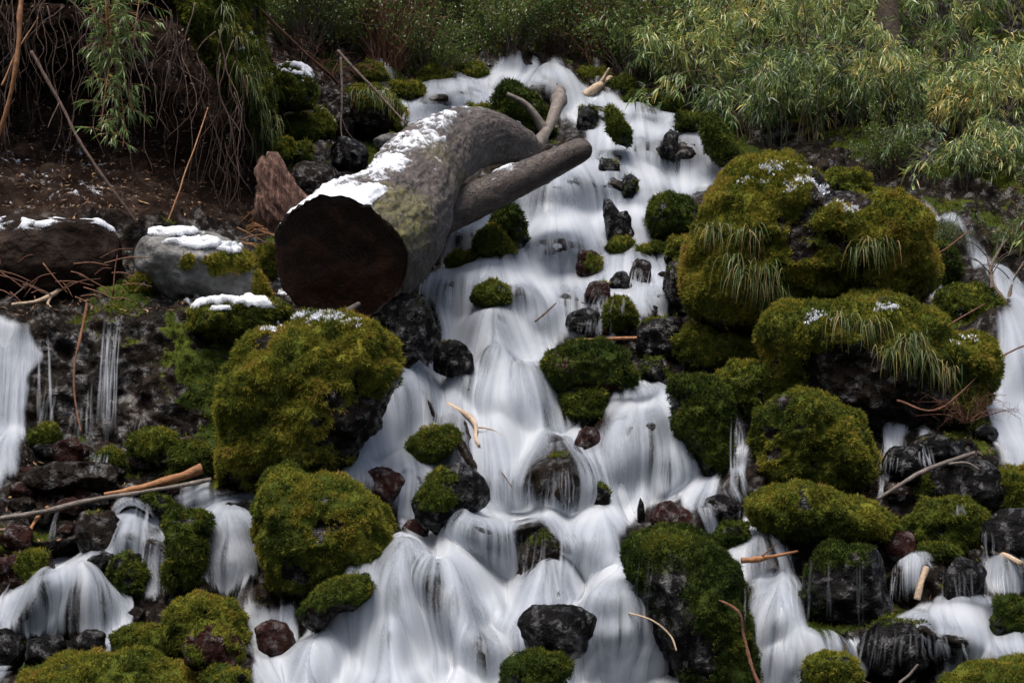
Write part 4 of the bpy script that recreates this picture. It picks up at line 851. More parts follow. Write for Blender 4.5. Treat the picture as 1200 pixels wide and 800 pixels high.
def stick(name, label, pts, r0, r1, mat, lift=0.06, cat='stick', knots=0, twigs=None, ds=None, group=None, n=7, crook=0.005):
    """A branch through photo points, lying on whatever ground is there (ds gives depths instead)."""
    p = np.array(pts, float); d = np.asarray(ds, float) if ds is not None else depth(p[:, 0], p[:, 1]) - lift
    if ds is None: d = np.linspace(d[0], d[-1], len(d)) * 0.6 + d * 0.4 ; d = np.minimum(d, depth(p[:, 0], p[:, 1]) - 0.5 * lift)
    P = to3(p[:, 0], p[:, 1], d); k = max(10, 6 * len(p)); P = spline(P, k * 2); k = k * 2
    sd = abs(hash(label)) % 1000 if False else int(p[:, 0].sum() * 7 + p[:, 1].sum()) % 9973
    P = P + crook * np.stack([fbm(np.stack([np.concatenate([[0], np.cumsum(np.linalg.norm(np.diff(P, axis=0), axis=1))]) / 0.3, 0 * np.arange(k) + q_, 0 * np.arange(k)], -1), 2, sd) for q_ in (1, 5, 9)], -1)
    R = np.linspace(r0, r1, k); base = P[np.argmin(P[:, 2])].copy(); P = P - base
    b = Bag(); b.tube(P, R * (1 + 0.25 * np.clip(vnoise(np.stack([np.concatenate([[0], np.cumsum(np.linalg.norm(np.diff(P, axis=0), axis=1))]) / 0.14, 0 * np.arange(k) + sd, 0 * np.arange(k)], -1), 5), 0, 1)), n + 2, 0.5, True, 0.18, sd)
    o = b.build(name, M[mat], None); o.location = base; tag(o, label, cat, group)
    for tw in twigs or ():
        q = np.array(tw, float); dd = np.interp(np.linspace(0, 1, len(q)), [0, 1], [np.interp(q[0, 0], np.sort(p[:, 0]), d[np.argsort(p[:, 0])])] * 2) - np.linspace(0, 0.12, len(q))
        Q = spline(to3(q[:, 0], q[:, 1], dd), 9) - base; bb = Bag(); bb.tube(Q, np.linspace(r1 * 0.8, r1 * 0.3, 9), 5, 0.5, True, 0.1, sd + 3); bb.build('side_twig', M[mat], o)
    return o
stick('stick', 'thick orange brown stick lying over the rubble by the golden boulder', [(122, 580), (160, 573), (200, 562), (236, 549)], .013, .030, 'stick', 0.22)
stick('stick', 'long thin grey pole crossing under the thick orange stick', [(-20, 612), (60, 597), (125, 583), (180, 574), (248, 562)], .017, .013, 'greystick', 0.2)
stick('stick', 'short orange brown stick leaning under the grey pole', [(30, 628), (44, 606), (56, 594)], .010, .012, 'stick', 0.12)
stick('stick', 'pale orange twig among the rubble at the picture edge', [(-8, 622), (14, 621), (28, 622)], .010, .008, 'palestick', 0.1)
stick('branch', 'whitish grey forked branch lying on the ledge edge', [(14, 357), (40, 354), (62, 345), (78, 333), (94, 322)], .012, .021, 'palestick', 0.18, 'branch', twigs=[[(60, 346), (56, 356), (60, 360)]])
stick('branch', 'brown branch slanting down behind the whitish forked branch', [(-4, 312), (30, 330), (60, 346)], .014, .010, 'twig', 0.25, 'branch')
stick('branch', 'dark curled twig beside the whitish forked branch', [(10, 353), (26, 338), (40, 318)], .006, .004, 'twig', 0.25, 'branch')
stick('branch', 'reddish branch with peeled bark bridging the rocks above the dark midstream boulder', [(666, 399), (690, 398), (720, 397), (748, 396)], .010, .016, 'stick', 0.14, 'branch')
stick('branch', 'curved pale branch caught in the middle of the fall', [(525, 474), (546, 486), (556, 498), (558, 512), (562, 522)], .020, .010, 'palestick', 0.42, 'branch', twigs=[[(556, 500), (576, 503), (588, 510)]])
stick('twig', 'black broken twig standing in the fall beside the big dome of water', [(628, 376), (640, 366), (652, 355)], .009, .006, 'twig', 0.30, 'twig')
stick('twig', 'thin dark twig dipping into the fall under the log', [(487, 440), (494, 430), (497, 422)], .007, .005, 'twig', 0.2, 'twig')
stick('twig', 'forked bare twig caught beside the dark angular boulder', [(588, 528), (584, 545), (592, 558), (600, 570)], .006, .004, 'twig', 0.22, 'twig', twigs=[[(585, 545), (576, 552), (570, 556)]])
boulder('broken_stump', 'thin black spike of wood standing on the big dark boulder', 'stump', [(747, 612), (747, 596), (750, 583), (753, 581), (755, 596), (756, 614)], rock='black', facet=0.3, lump=0.04, thick=1.0, seed=605, d=7.2, moss=0.0)
stick('branch', 'thick mossy dead limb standing against the craggy outcrop between the top falls', [(628, 172), (642, 150), (652, 128), (656, 108)], .060, .075, 'greystick', 0.5, 'branch', ds=[13.0, 13.3, 13.7, 14.1], twigs=[[(640, 158), (630, 140), (616, 122), (594, 110)]])
stick('branch', 'broken pale orange branch lying beside the highest dome of water', [(684, 112), (700, 102), (716, 93)], .055, .045, 'palestick', 0.25, 'branch', twigs=[[(704, 98), (710, 88), (714, 80)]])
stick('branch', 'short curved orange branch stub stuck in the side stream', [(868, 656), (886, 655), (910, 651), (934, 646)], .020, .007, 'stick', 0.22, 'branch', twigs=[[(892, 652), (904, 642), (911, 634)]])
stick('stick', 'pale upright stub of wood standing in the side stream', [(1076, 702), (1080, 684), (1086, 664)], .018, .019, 'palestick', 0.3)
stick('stick', 'pale orange log stub jutting from the short side falls', [(1146, 638), (1166, 646), (1196, 660)], .022, .016, 'palestick', 0.3)
stick('stick', 'grey stick propped over the black rocks beneath the grassy boulder', [(1028, 585), (1060, 565), (1092, 548), (1142, 531)], .011, .015, 'greystick', 0.35, twigs=[[(1110, 544), (1132, 542), (1148, 550)]])
stick('stick', 'dark bent twig beside the round bright mossy stone', [(990, 752), (994, 780), (1008, 794), (1022, 800)], .005, .004, 'twig', 0.25, twigs=[])
stick('stick', 'short grey twig near the bottom corner rocks', [(1054, 800), (1066, 790), (1076, 778)], .008, .007, 'greystick', 0.3)
stick('branch', 'bleached broken branch end under the log near the golden boulder', [(468, 376), (482, 384), (494, 394)], .035, .018, 'stick', 0.35, 'branch')
stick('branch', 'charred splinter of wood below the sawn log face', [(392, 376), (404, 366), (420, 356)], .030, .020, 'greystick', 0.2, 'branch', ds=[8.6, 8.65, 8.75])
stick('stem', 'long dead stem hanging down the big dark boulder', [(838, 700), (866, 716), (872, 744), (880, 780), (890, 806)], .006, .009, 'redtwig', 0.1, 'stem', ds=[6.25, 6.1, 6.1, 6.05, 6.0])
stick('stem', 'thin pale stem trailing over the edge of the big dark boulder', [(732, 716), (762, 726), (784, 744), (792, 762)], .005, .004, 'palestick', 0.1, 'stem', ds=[6.4, 6.25, 6.2, 6.15])
stick('stem', 'bare reddish stem hanging down the face of the trickling wall', [(102, 356), (92, 400), (86, 436), (90, 480), (96, 506)], .010, .005, 'redtwig', 0.12, 'stem')
stick('branch', 'thin grey branch lying over the ledge of the bank', [(396, 60), (430, 96), (476, 146)], .018, .010, 'twig', 0.5, 'branch', ds=[13.2, 12.9, 12.5])
stick('branch', 'bare hanging branch with forked tips in front of the grassy ledge', [(400, 68), (401, 110), (400, 150), (404, 172)], .014, .006, 'twig', 0.5, 'branch', ds=[12.7, 12.5, 12.4, 12.3], twigs=[[(400, 112), (390, 120), (382, 126)], [(401, 140), (408, 156), (420, 168)], [(400, 90), (412, 78), (422, 68)]])
stick('branch', 'long bare pole slanting across the hillside above the bank', [(290, -4), (340, 46), (378, 80), (396, 98)], .016, .012, 'redtwig', 0.5, 'branch', ds=[11.9, 12.2, 12.5, 12.8])
stick('branch', 'yellowish cane hanging over the mossy brow of the bank', [(226, 2), (240, 38), (254, 60), (268, 82)], .014, .008, 'stick', 0.3, 'branch', ds=[10.8, 10.9, 10.95, 11.0])
for pts, lab in (([(1050, 470), (1100, 478), (1164, 424)], 'dead twig spreading low over the far end of the grassy boulder'),
                 ([(1160, 424), (1186, 412), (1212, 400)], 'brown twig reaching in over the white far stream'),
                 ([(1050, 300), (1076, 300), (1100, 296), (1136, 270)], 'red twig arching across the head of the far stream'),
                 ([(1100, 390), (1126, 372), (1154, 356)], 'red twig slanting in front of the mossy boulder by the far stream')):
    stick('twig', lab, pts, .009, .004, 'redtwig', 0.35, 'twig', ds=[float(depth(x, y)) - 0.75 for x, y in pts])
for pts, lab in (([(1180, 356), (1160, 320), (1176, 286), (1196, 262)], 'dark bare sapling stem leaning over the far stream at the picture edge'),
                 ([(1160, 350), (1162, 322), (1156, 300)], 'short black bare stem upright in the far stream'),
                 ([(1182, 352), (1186, 330), (1200, 306)], 'black forked stem near the picture edge of the far stream')):
    stick('sapling', lab, pts, .016, .007, 'twig', 0.3, 'sapling', twigs=[[pts[1], (pts[1][0] - 16, pts[1][1] - 16), (pts[1][0] - 36, pts[1][1] - 20)], [pts[1], (pts[1][0] + 14, pts[1][1] - 20), (pts[1][0] + 34, pts[1][1] - 28)], [pts[-1], (pts[-1][0] - 14, pts[-1][1] - 14), (pts[-1][0] - 30, pts[-1][1] - 18)]])

# ------------------------------------------------------------------ the dark hollow: bank overhang, its mass above the picture added to block skylight, hanging roots, litter
boulder('shading_overhang', 'earth overhang, mostly out of view, added to shade the hollow', 'bank', [(-700, -420), (-700, -20), (-360, 0), (-120, -2), (40, -12), (150, -6), (214, 0), (262, 30), (300, -10), (310, -120), (300, -420)], rock='soil', moss=0.0, seed=620, d=11.5, thick=0.62, lump=0.03, kind='structure')
r_ = np.random.default_rng(31)
for i in range(130):
    x0 = r_.uniform(-20, 300); y0 = r_.uniform(-40, 30) + max(0, (x0 - 190)) * 1.0; ln = r_.uniform(70, 210)
    d0 = r_.uniform(9.9, 11.6); k = 6; sw = r_.normal(0, 16, k).cumsum() * 0.55; ys = np.linspace(y0, min(y0 + ln, 250), k)
    pts = np.stack([x0 + sw, ys], -1); rad = r_.uniform(.0022, .007)
    P = spline(to3(pts[:, 0], pts[:, 1], d0 + np.linspace(0, r_.uniform(-.3, .3), k)), 20)
    P = P + 0.012 * np.stack([fbm(np.stack([np.arange(20) * .5, np.full(20, i), np.full(20, c_)], -1), 2, 3) for c_ in (0.0, 4.0, 8.0)], -1)
    b = Bag(); b.tube(P - P[0], np.linspace(rad, rad * 0.4, 20), 5, r_.uniform(0.2, 0.9), True, 0.1, i)
    o = b.build('hanging_root', M['root'], None); o.location = P[0]
    tag(o, 'thin brown root dangling in the dark hollow under the bank', 'root', 'roots dangling in the dark hollow')
stick('branch', 'thick pale dead branch hanging steeply at the picture edge in the hollow', [(26, -20), (20, 60), (10, 120), (-2, 160)], .020, .012, 'stick', 0.3, 'branch', ds=[9.6, 9.6, 9.65, 9.7])
stick('branch', 'dead branch slanting down through the roots of the hollow', [(36, 60), (70, 120), (92, 162), (120, 205), (160, 262)], .014, .010, 'root', 0.3, 'branch', ds=[10.0, 9.9, 9.8, 9.7, 9.5], twigs=[[(70, 120), (60, 140), (56, 150)]])
stick('branch', 'straight thin cane leaning up out of the hollow', [(196, 260), (222, 190), (244, 126)], .006, .005, 'stick', 0.3, 'branch', ds=[9.7, 10.1, 10.5])
stick('branch', 'orange dead twig fanning beside the pale dead branch', [(2, 100), (20, 60), (44, 20)], .008, .004, 'stick', 0.3, 'branch', ds=[9.7, 9.75, 9.8])
# dead stems and needles lying in the nook by the log end
for i in range(26):
    x0 = r_.uniform(262, 330); y0 = r_.uniform(258, 292); a = r_.normal(0.1, 0.45); ln = r_.uniform(20, 52)
    p = to3(np.array([x0, x0 + ln * math.cos(a) * 0.5, x0 + ln * math.cos(a)]), np.array([y0, y0 - ln * math.sin(a) * 0.6 - 3, y0 - ln * math.sin(a)]), np.array([10.0, 9.95, 9.9]) + r_.uniform(-.2, .2))
    b = Bag(); b.tube(spline(p, 8) - p[0], np.linspace(.006, .003, 8), 4, r_.uniform(.4, 1)); o = b.build('dead_stem', M['stick'], None); o.location = p[0]
    tag(o, 'dead orange stem lying in the nook between the log end and the bank', 'stem', 'dead stems by the log end')
for i in range(30):
    x0 = r_.uniform(-10, 150); y0 = r_.uniform(300, 356); a = r_.normal(0.0, 0.7); ln = r_.uniform(18, 60)
    p = to3(np.array([x0, x0 + ln * math.cos(a) * 0.5, x0 + ln * math.cos(a)]), np.array([y0, y0 - ln * math.sin(a) * 0.6 - 3, y0 - ln * math.sin(a)]), np.array([8.85, 8.85, 8.85]) + r_.uniform(-.15, .25))
    b = Bag(); b.tube(spline(p, 8) - p[0], np.linspace(.006, .003, 8), 4, r_.uniform(.1, 1)); o = b.build('dead_stem', M['redtwig'], None); o.location = p[0]
    tag(o, 'dry brown stem in the litter on the ledge below the snowy shelf', 'stem', 'dry stems on the ledge')

# snow dusted over the soil of the hollow, and on the ledge
def ground_snow(label, ells, thr, sd, group=None):
    sub = (slice(None, None, 1), slice(None, None, 1)); e = np.full(PX.shape, -9.0)
    for (ex, ey, ea, eb) in ells: e = np.maximum(e, 1 - ((PX - ex) / ea) ** 2 - ((PY - ey) / eb) ** 2)
    rows = np.where((e > -0.6).any(1))[0]; cols = np.where((e > -0.6).any(0))[0]; sl2 = (slice(rows[0], rows[-1] + 1), slice(cols[0], cols[-1] + 1))
    Pn = PT[sl2]; mk = np.minimum(e[sl2], 0.4) + 0.45 * fbm(Pn / 0.22, 3, sd, 0.65) + 0.75 * fbm(Pn / 0.05, 3, sd + 2, 0.7) + 0.6 * (Nt[sl2][..., 2] - 0.6) - thr
    Vs = Pn + np.array([0, 0, 1.0]) * (0.006 + np.clip(mk, -0.2, 0.6) * 0.02)[..., None]; Q = grid_quads(Vs.shape[0], Vs.shape[1]); kk = (mk.ravel()[Q] > -0.2).any(1); Q = Q[kk]
    if not len(Q): return
    used = np.unique(Q); m2 = np.full(mk.size, -1, np.int32); m2[used] = np.arange(len(used))
    o = mesh_obj('snow', Vs.reshape(-1, 3)[used], m2[Q], M['snow'], None, {'cover': mk.ravel()[used]}); tag(o, label, 'snow', group, 'stuff')
ground_snow('specks of snow on the dark soil slope of the hollow', [(60, 205, 90, 48), (30, 240, 60, 16), (110, 246, 60, 14)], 0.98, 91)
ground_snow('patches of snow on the ledge under the log end', [(350, 352, 26, 10), (345, 338, 12, 8), (250, 358, 40, 8)], 0.2, 93)

# ------------------------------------------------------------------ plants
def leaves(bag_pts, dirs, L, w, r, fold=0.25):
    """Pointed leaves: 2 folded quads each. Returns V, F."""
    m = len(bag_pts); d = unit(dirs); s = unit(np.cross(d, np.array([0, 0, 1.0]) + 0.45 * r.standard_normal((m, 3)))); n = np.cross(s, d)
    L = L[:, None]; w = w[:, None]; a = bag_pts; b = a + d * L * 0.38 - n * L * 0.02; e = a + d * L - np.array([0, 0, 0.18]) * L
    l_ = b + s * w * 0.5 + n * w * fold; r2 = b - s * w * 0.5 + n * w * fold
    V = np.stack([a, l_, b, r2, e], 1).reshape(-1, 3); i = np.arange(m)[:, None] * 5
    Fq = np.concatenate([i + np.array([0, 2, 1]), i + np.array([0, 3, 2]), i + np.array([1, 2, 4]), i + np.array([2, 3, 4])], 0); return V, Fq
def bamboo(name, seed, culms=15, H=1.7, lean=0.75, per=165, Lf=0.150, tone=0.42, forward=0.45, droopy=1.0):
    """A clump of arching bamboo: thin stems and drooping tufts of narrow leaves, base at the origin."""
    r = np.random.default_rng(seed); root = empty(name, (0, 0, 0)); st = Bag(); VV, FF, TT, n = [], [], [], 0
    for c in range(culms):
        az = r.uniform(0, 2 * math.pi); o = np.array([math.cos(az), math.sin(az) - forward, 0]); o = o / max(np.linalg.norm(o), .3)
        h = H * r.uniform(0.6, 1.1); out = h * lean * r.uniform(0.5, 1.2); t = np.linspace(0, 1, 12)
        b = np.array([r.normal(0, .12), r.normal(0, .12), -0.25])
        P = b + np.outer(t ** 1.5 * out, o) + np.outer(h * (1.55 * t - (0.55 + 0.5 * droopy * r.uniform(.5, 1.2)) * t ** 2.2), [0, 0, 1.0])
        st.tube(P, np.linspace(.009, .003, 12), 4, r.uniform(0.2, 0.9), False)
        m = int(per * r.uniform(.7, 1.3)); nt_ = max(6, m // 9); tt = r.uniform(0.22, 1.0, nt_) ** 0.85
        node = np.stack([np.interp(tt, t, P[:, q_]) for q_ in range(3)], -1); tw = unit(r.normal(0, 1, (nt_, 3)) + o * 0.5 + [0, -0.3, 0.1])
        tl = r.uniform(.06, .26, nt_); tip = node + tw * tl[:, None] - np.array([0, 0, .35]) * (tl ** 1.0)[:, None]
        for a_, e_ in list(zip(node, tip))[::2]: st.tube(np.stack([a_, (a_ + e_) / 2 + [0, 0, .015], e_]), [.0028, .002, .0015], 3, 0.7, False)
        k = 9; f = r.uniform(0.3, 1.05, (nt_, k, 1)); bp = (node[:, None] * (1 - f) + tip[:, None] * f).reshape(-1, 3) + r.normal(0, .015, (nt_ * k, 3))
        dr = np.repeat(tw, k, 0) * 0.7 + r.normal(0, .55, (nt_ * k, 3)) + np.array([0, -0.15, -0.62 * droopy])
        V, Fc = leaves(bp, dr, Lf * r.uniform(.6, 1.25, len(bp)), Lf * .135 * r.uniform(.7, 1.2, len(bp)), r)
        tone_c = np.clip(tone + r.normal(0, .12) + np.repeat(r.normal(0, .13, nt_), k) + r.normal(0, .12, nt_ * k) + (r.random(nt_ * k) < .06) * .35, 0, 1)
        VV.append(V); FF.append(Fc + n); n += len(V); TT.append(np.repeat(tone_c, 5))
    st.build('stems', M['twig'], root)
    mesh_obj('leaves', np.concatenate(VV), np.concatenate(FF), M['bamboo_leaf'], root, {'tint': np.concatenate(TT)}, False)
    return root
def shrub(name, seed, H=1.5, Rr=1.0, nb=70, per=90, Lf=0.05, tone=0.5, red=0.0, mat='shrub_leaf'):
    r = np.random.default_rng(seed); root = empty(name, (0, 0, 0)); st = Bag(); VV, FF, TT, n = [], [], [], 0
    for c in range(nb):
        az = r.uniform(0, 2 * math.pi); el = r.uniform(-0.15, 1.3); rad = r.uniform(.55, 1.1)
        tip = np.array([math.cos(az) * math.cos(el) * Rr, math.sin(az) * math.cos(el) * Rr - .1, H * (0.35 + .62 * math.sin(el))]) * rad
        mid = tip * 0.5 + [0, 0, .12] + r.normal(0, .08, 3); P = spline(np.stack([np.array([r.normal(0, .05), r.normal(0, .05), -.2]), mid, tip]), 9) + 0.02 * r.normal(0, 1, (9, 3))
        st.tube(P, np.linspace(.012, .0035, 9), 4, r.uniform(.2, 1), False)
        if r.random() < red: 
            for _ in range(3):
                a_ = P[r.integers(3, 8)]; e_ = a_ + r.normal(0, .22, 3) + [0, 0, .05]; st.tube(spline(np.stack([a_, (a_ + e_) / 2 + r.normal(0, .03, 3), e_]), 5), np.linspace(.005, .002, 5), 3, .9, False)
        k = int(per * r.uniform(.5, 1.4)); t = r.uniform(.35, 1.05, k); bp = np.stack([np.interp(t, np.linspace(0, 1, 9), P[:, q_]) for q_ in range(3)], -1) + r.normal(0, .055, (k, 3))
        V, Fc = leaves(bp, r.normal(0, 1, (k, 3)) + [0, -.4, .15], Lf * r.uniform(.6, 1.3, k), Lf * .5 * r.uniform(.7, 1.2, k), r, .12)
        tv = np.clip(tone + r.normal(0, .14) + r.normal(0, .12, k) + (r.random(k) < .04) * .5, 0, 1); VV.append(V); FF.append(Fc + n); n += len(V); TT.append(np.repeat(tv, 5))
    st.build('branches', M['redtwig'] if red > .5 else M['twig'], root)
    mesh_obj('leaves', np.concatenate(VV), np.concatenate(FF), M[mat], root, {'tint': np.concatenate(TT)}, False)
    return root
def bare_bush(name, seed, H=1.3, Rr=1.0, nb=22):
    r = np.random.default_rng(seed); root = empty(name, (0, 0, 0)); st = Bag()
    for c in range(nb):
        az = r.uniform(0, 2 * math.pi); tip = np.array([math.cos(az) * Rr * r.uniform(.5, 1.5), math.sin(az) * .7 - .4, H * r.uniform(-.1, .8) * (.4 + .6 * abs(math.sin(az)))])
        P = spline(np.stack([np.array([r.normal(0, .1), 0, -.2]), tip * .5 + r.normal(0, .12, 3) + [0, 0, .12], tip]), 9); st.tube(P, np.linspace(.012, .004, 9), 4, r.uniform(.3, 1), False)
        for _ in range(5):
            a_ = P[r.integers(3, 9)]; e_ = a_ + r.normal(0, .2, 3) - [0, 0, .08]; st.tube(spline(np.stack([a_, (a_ + e_) / 2 + r.normal(0, .03, 3), e_]), 5), np.linspace(.005, .002, 5), 3, r.uniform(.4, 1), False)
    st.build('branches', M['redtwig'], root); return root
PROTO = {}
USED = set()
def plant(kind, label, cat, group, px, py, scale=1.0, rz=0.0, lift=0.0, d=None):
    p = PROTO[kind]
    o = p if kind not in USED else copy_tree(p)
    USED.add(kind); c = at(px, py) if d is None else to3(px, py, d)
    o.location = (c[0], c[1] - lift, c[2]); o.rotation_euler = (0, 0, rz); o.scale = (scale,) * 3
    o['label'] = label; o['category'] = cat; o['group'] = group
    return o
for k_, sd_, kw in (('ba', 41, {}), ('bb', 42, dict(tone=.50, H=1.9, lean=.85)), ('bc', 43, dict(tone=.36, droopy=1.25)), ('bd', 44, dict(tone=.58, lean=.6, Lf=.12))):
    PROTO[k_] = bamboo('bamboo_clump', sd_, **kw)
for k_, sd_, kw in (('sa', 51, {}), ('sb', 52, dict(tone=.62, H=1.3)), ('sc', 53, dict(tone=.38, red=.8, per=38)), ('sd', 54, dict(Lf=.055, tone=.55))):
    PROTO[k_] = shrub('leafy_shrub', sd_, **kw)
PROTO['ra'] = bare_bush('bare_bush', 61); PROTO['rb'] = bare_bush('bare_bush', 62, 1.0, 1.3, 30)
BG = 'bamboo clumps on the slope beside the falls'; SG = 'leafy shrubs on the slope above the falls'
for (k_, x, y, s_, rz, lab) in [
    ('ba', 800, 108, 1.0, .2, 'bamboo drooping over the mossy stones at the lip of the upper fall'),
    ('bb', 838, 128, .95, 1.9, 'bamboo hanging over the tall smooth mossy slab'),
    ('bc', 890, 160, 1.0, -.8, 'bamboo drooping just behind the snowy crown of the huge boulder'),
    ('bd', 868, 60, 1.1, .9, 'yellowish bamboo on the slope over the tall smooth slab'),
    ('ba', 942, 150, 1.0, 2.4, 'bamboo whose tips hang behind the top of the huge boulder, beside the shaded nook'),
    ('bb', 960, 84, 1.1, -.4, 'bamboo clump next to the dark tree trunk, on its stream side'),
    ('bc', 1000, 150, .95, .5, 'greyish bamboo overhanging the dark nook behind the huge boulder'),
    ('bd', 1052, 130, 1.0, -1.2, 'golden bamboo just below the dark tree trunk'),
    ('ba', 1092, 150, .9, 1.1, 'bamboo leaning over the dark head of the far stream'),
    ('bb', 1110, 78, 1.15, 2.7, 'tall bamboo clump past the dark tree trunk, beside the picture edge'),
    ('bc', 1128, 214, .7, .3, 'blue green bamboo hanging straight down beside the far stream head'),
    ('bd', 1146, 168, 1.0, -.6, 'pale yellow bamboo spray over the far stream'),
    ('ba', 1190, 130, 1.1, .7, 'bamboo clump cut by the picture edge above the far stream'),
    ('bb', 1236, 232, .85, -1.9, 'bamboo with red stems at the picture edge beside the far stream'),
    ('bc', 800, 30, 1.1, 1.4, 'bamboo high on the slope above the lip of the fall'),
    ('bd', 1010, 20, 1.2, .1, 'bamboo behind the dark tree trunk at the top of the picture'),
    ('ba', 900, 0, 1.2, -2.0, 'bamboo at the top of the picture over the yellowish clump'),
    ('bb', 1190, 30, 1.2, .4, 'bamboo at the top corner past the dark tree trunk'),
    ('bc', 1100, 0, 1.2, 2.2, 'bamboo at the top of the picture just past the dark tree trunk'),
    ('ba', 1310, 250, 1.0, 1.3, 'bamboo beyond the picture edge on the far side of the far stream'),
    ('bc', 1330, 330, .9, -.7, 'low bamboo beyond the picture edge, further down the far stream'),
    ('bd', 1300, 120, 1.1, 2.9, 'pale bamboo beyond the picture edge, high over the far stream'),
    ('bd', 326, 22, .9, .5, 'yellow bamboo spray hanging from the brow of the bank'),
    ('ba', 400, 12, .8, 2.0, 'bamboo on the slope above the snow dusted hump'),
    ('bc', 440, 44, .75, -.6, 'low bamboo above the olive mossy mound')]:
    plant(k_, lab, 'bamboo', BG, x, y, s_, rz)
for (k_, x, y, s_, rz, lab) in [
    ('sa', 352, 62, .8, .3, 'glossy dark shrub directly behind the snow dusted hump'),
    ('sb', 386, 44, .8, 1.0, 'leafy shrub where the long bare pole crosses the slope'),
    ('sc', 452, 66, .9, .2, 'shrub with bare red branches over the olive mossy mound'),
    ('sd', 500, 78, .55, 1.9, 'fresh green low shrub spreading over the mossy slope stone'),
    ('sa', 480, 30, 1.1, 2.6, 'dark shrub high over the smaller top fall'),
    ('sb', 540, 44, 1.0, .8, 'leafy shrub behind the mossy hump at the highest fall'),
    ('sc', 560, 10, 1.2, -.9, 'dark twiggy shrub at the top of the picture above the smaller fall'),
    ('sd', 596, 62, .8, .4, 'dark green shrub just above the highest dome of water'),
    ('sa', 650, 56, .95, 1.3, 'shrub right behind the highest dome of water'),
    ('sb', 640, 6, 1.2, 2.0, 'shrub at the top of the picture over the highest fall'),
    ('sc', 706, 62, .9, -.3, 'red branched shrub behind the broken pale branch'),
    ('sd', 750, 78, .9, .9, 'leafy green shrub beside the first drooping bamboo'),
    ('sa', 760, 34, 1.0, -1.4, 'blue green shrub between the red branches and the bamboo'),
    ('sb', 720, 0, 1.2, .5, 'shrub at the top of the picture over the red bare branches'),
    ('sc', 300, -20, 1.0, 1.6, 'shrub at the top of the brow of the bank'),
    ('sd', 1042, 204, .5, .6, 'small leafy shrub in the shaded nook behind the huge boulder'),
    ('sa', 1106, 300, .26, 0, 'small leafy shrub on the dark boulder splitting the far stream'),
    ('sb', 1204, 300, .34, 2.1, 'sparse shrub on the far bank of the far stream'),
    ('sc', 1232, 286, .5, .4, 'twiggy shrub at the picture edge over the far stream'),
    ('sa', 420, 0, 1.1, -.2, 'shrub at the top of the picture over the long bare pole'),
    ('sd', 840, 20, 1.0, -.5, 'dark shrub among the bamboo high above the tall smooth slab')]:
    plant(k_, lab, 'shrub', SG, x, y + (14 if 420 < x < 790 else 0), s_ * (1.2 if x < 850 else 1.0), rz)
for (k_, x, y, s_, rz, lab) in [
    ('ra', 722, 66, .9, 0, 'tangle of bare red brown branches on the slope above the broken pale branch'),
    ('rb', 770, 20, 1.0, .6, 'bare red branches high between the shrubs and the bamboo'),
    ('ra', 600, 40, .8, 1.2, 'bare brown branches above the highest dome of water'),
    ('rb', 380, 96, .5, -.3, 'bare twigs around the grassy ledge'),
    ('ra', 470, 40, .7, 2.2, 'bare twigs over the olive mossy mound'),
    ('rb', 1132, 488, .24, .2, 'tangle of thin red twigs at the end of the grassy boulder'),
    ('ra', 1216, 310, .40, 1.1, 'bare twiggy bush on the far bank of the far stream'),
    ('rb', 880, 100, .6, 2.0, 'dead brown canes inside the bamboo')]:
    plant(k_, lab, 'bush', 'bare bushes on the slope', x, y, s_, rz, 0.0, 8.3 if y == 488 else None)
# trees on the slope
def tree(label, px, py, h, r0, sd):
    r = np.random.default_rng(sd); c = at(px, py); root = empty('tree', tuple(c), label, 'tree', 'trees on the slope'); k = 16
    P = np.stack([0.12 * np.sin(np.linspace(0, 2.4, k) + sd), 0.1 * np.cos(np.linspace(0, 2, k)), np.linspace(-.4, h, k)], -1)
    b = Bag(); b.tube(P, np.linspace(r0, r0 * .45, k), 14, .4, True, .14, sd)
    b.build('trunk', M['twig'], root); VV, FF, TT, n = [], [], [], 0
    for i in range(26):
        z = r.uniform(.45, 1.0) * h; az = r.uniform(0, 6.28); L = r.uniform(.8, 2.0); a = np.array([0, 0, z]); e = a + np.array([math.cos(az) * L, math.sin(az) * L, r.uniform(.1, .8)])
        bb = Bag(); Q = spline(np.stack([a, (a + e) / 2 + r.normal(0, .1, 3), e]), 8); bb.tube(Q, np.linspace(.035, .008, 8), 5, .5, False)
        bb.build('limb', M['twig'], root); m = 120; t = r.uniform(.3, 1.1, m); bp = np.stack([np.interp(t, np.linspace(0, 1, 8), Q[:, q_]) for q_ in range(3)], -1) + r.normal(0, .2, (m, 3))
        V, Fc = leaves(bp, r.normal(0, 1, (m, 3)), .07 * r.uniform(.6, 1.3, m), .03 * r.uniform(.7, 1.2, m), r, .1); VV.append(V); FF.append(Fc + n); n += len(V); TT.append(np.repeat(np.clip(.45 + r.normal(0, .15, m), 0, 1), 5))
    mesh_obj('crown', np.concatenate(VV), np.concatenate(FF), M['shrub_leaf'], root, {'tint': np.concatenate(TT)}, False)
tree('dark tree trunk standing among the bamboo', 1046, 96, 5.0, .17, 3)
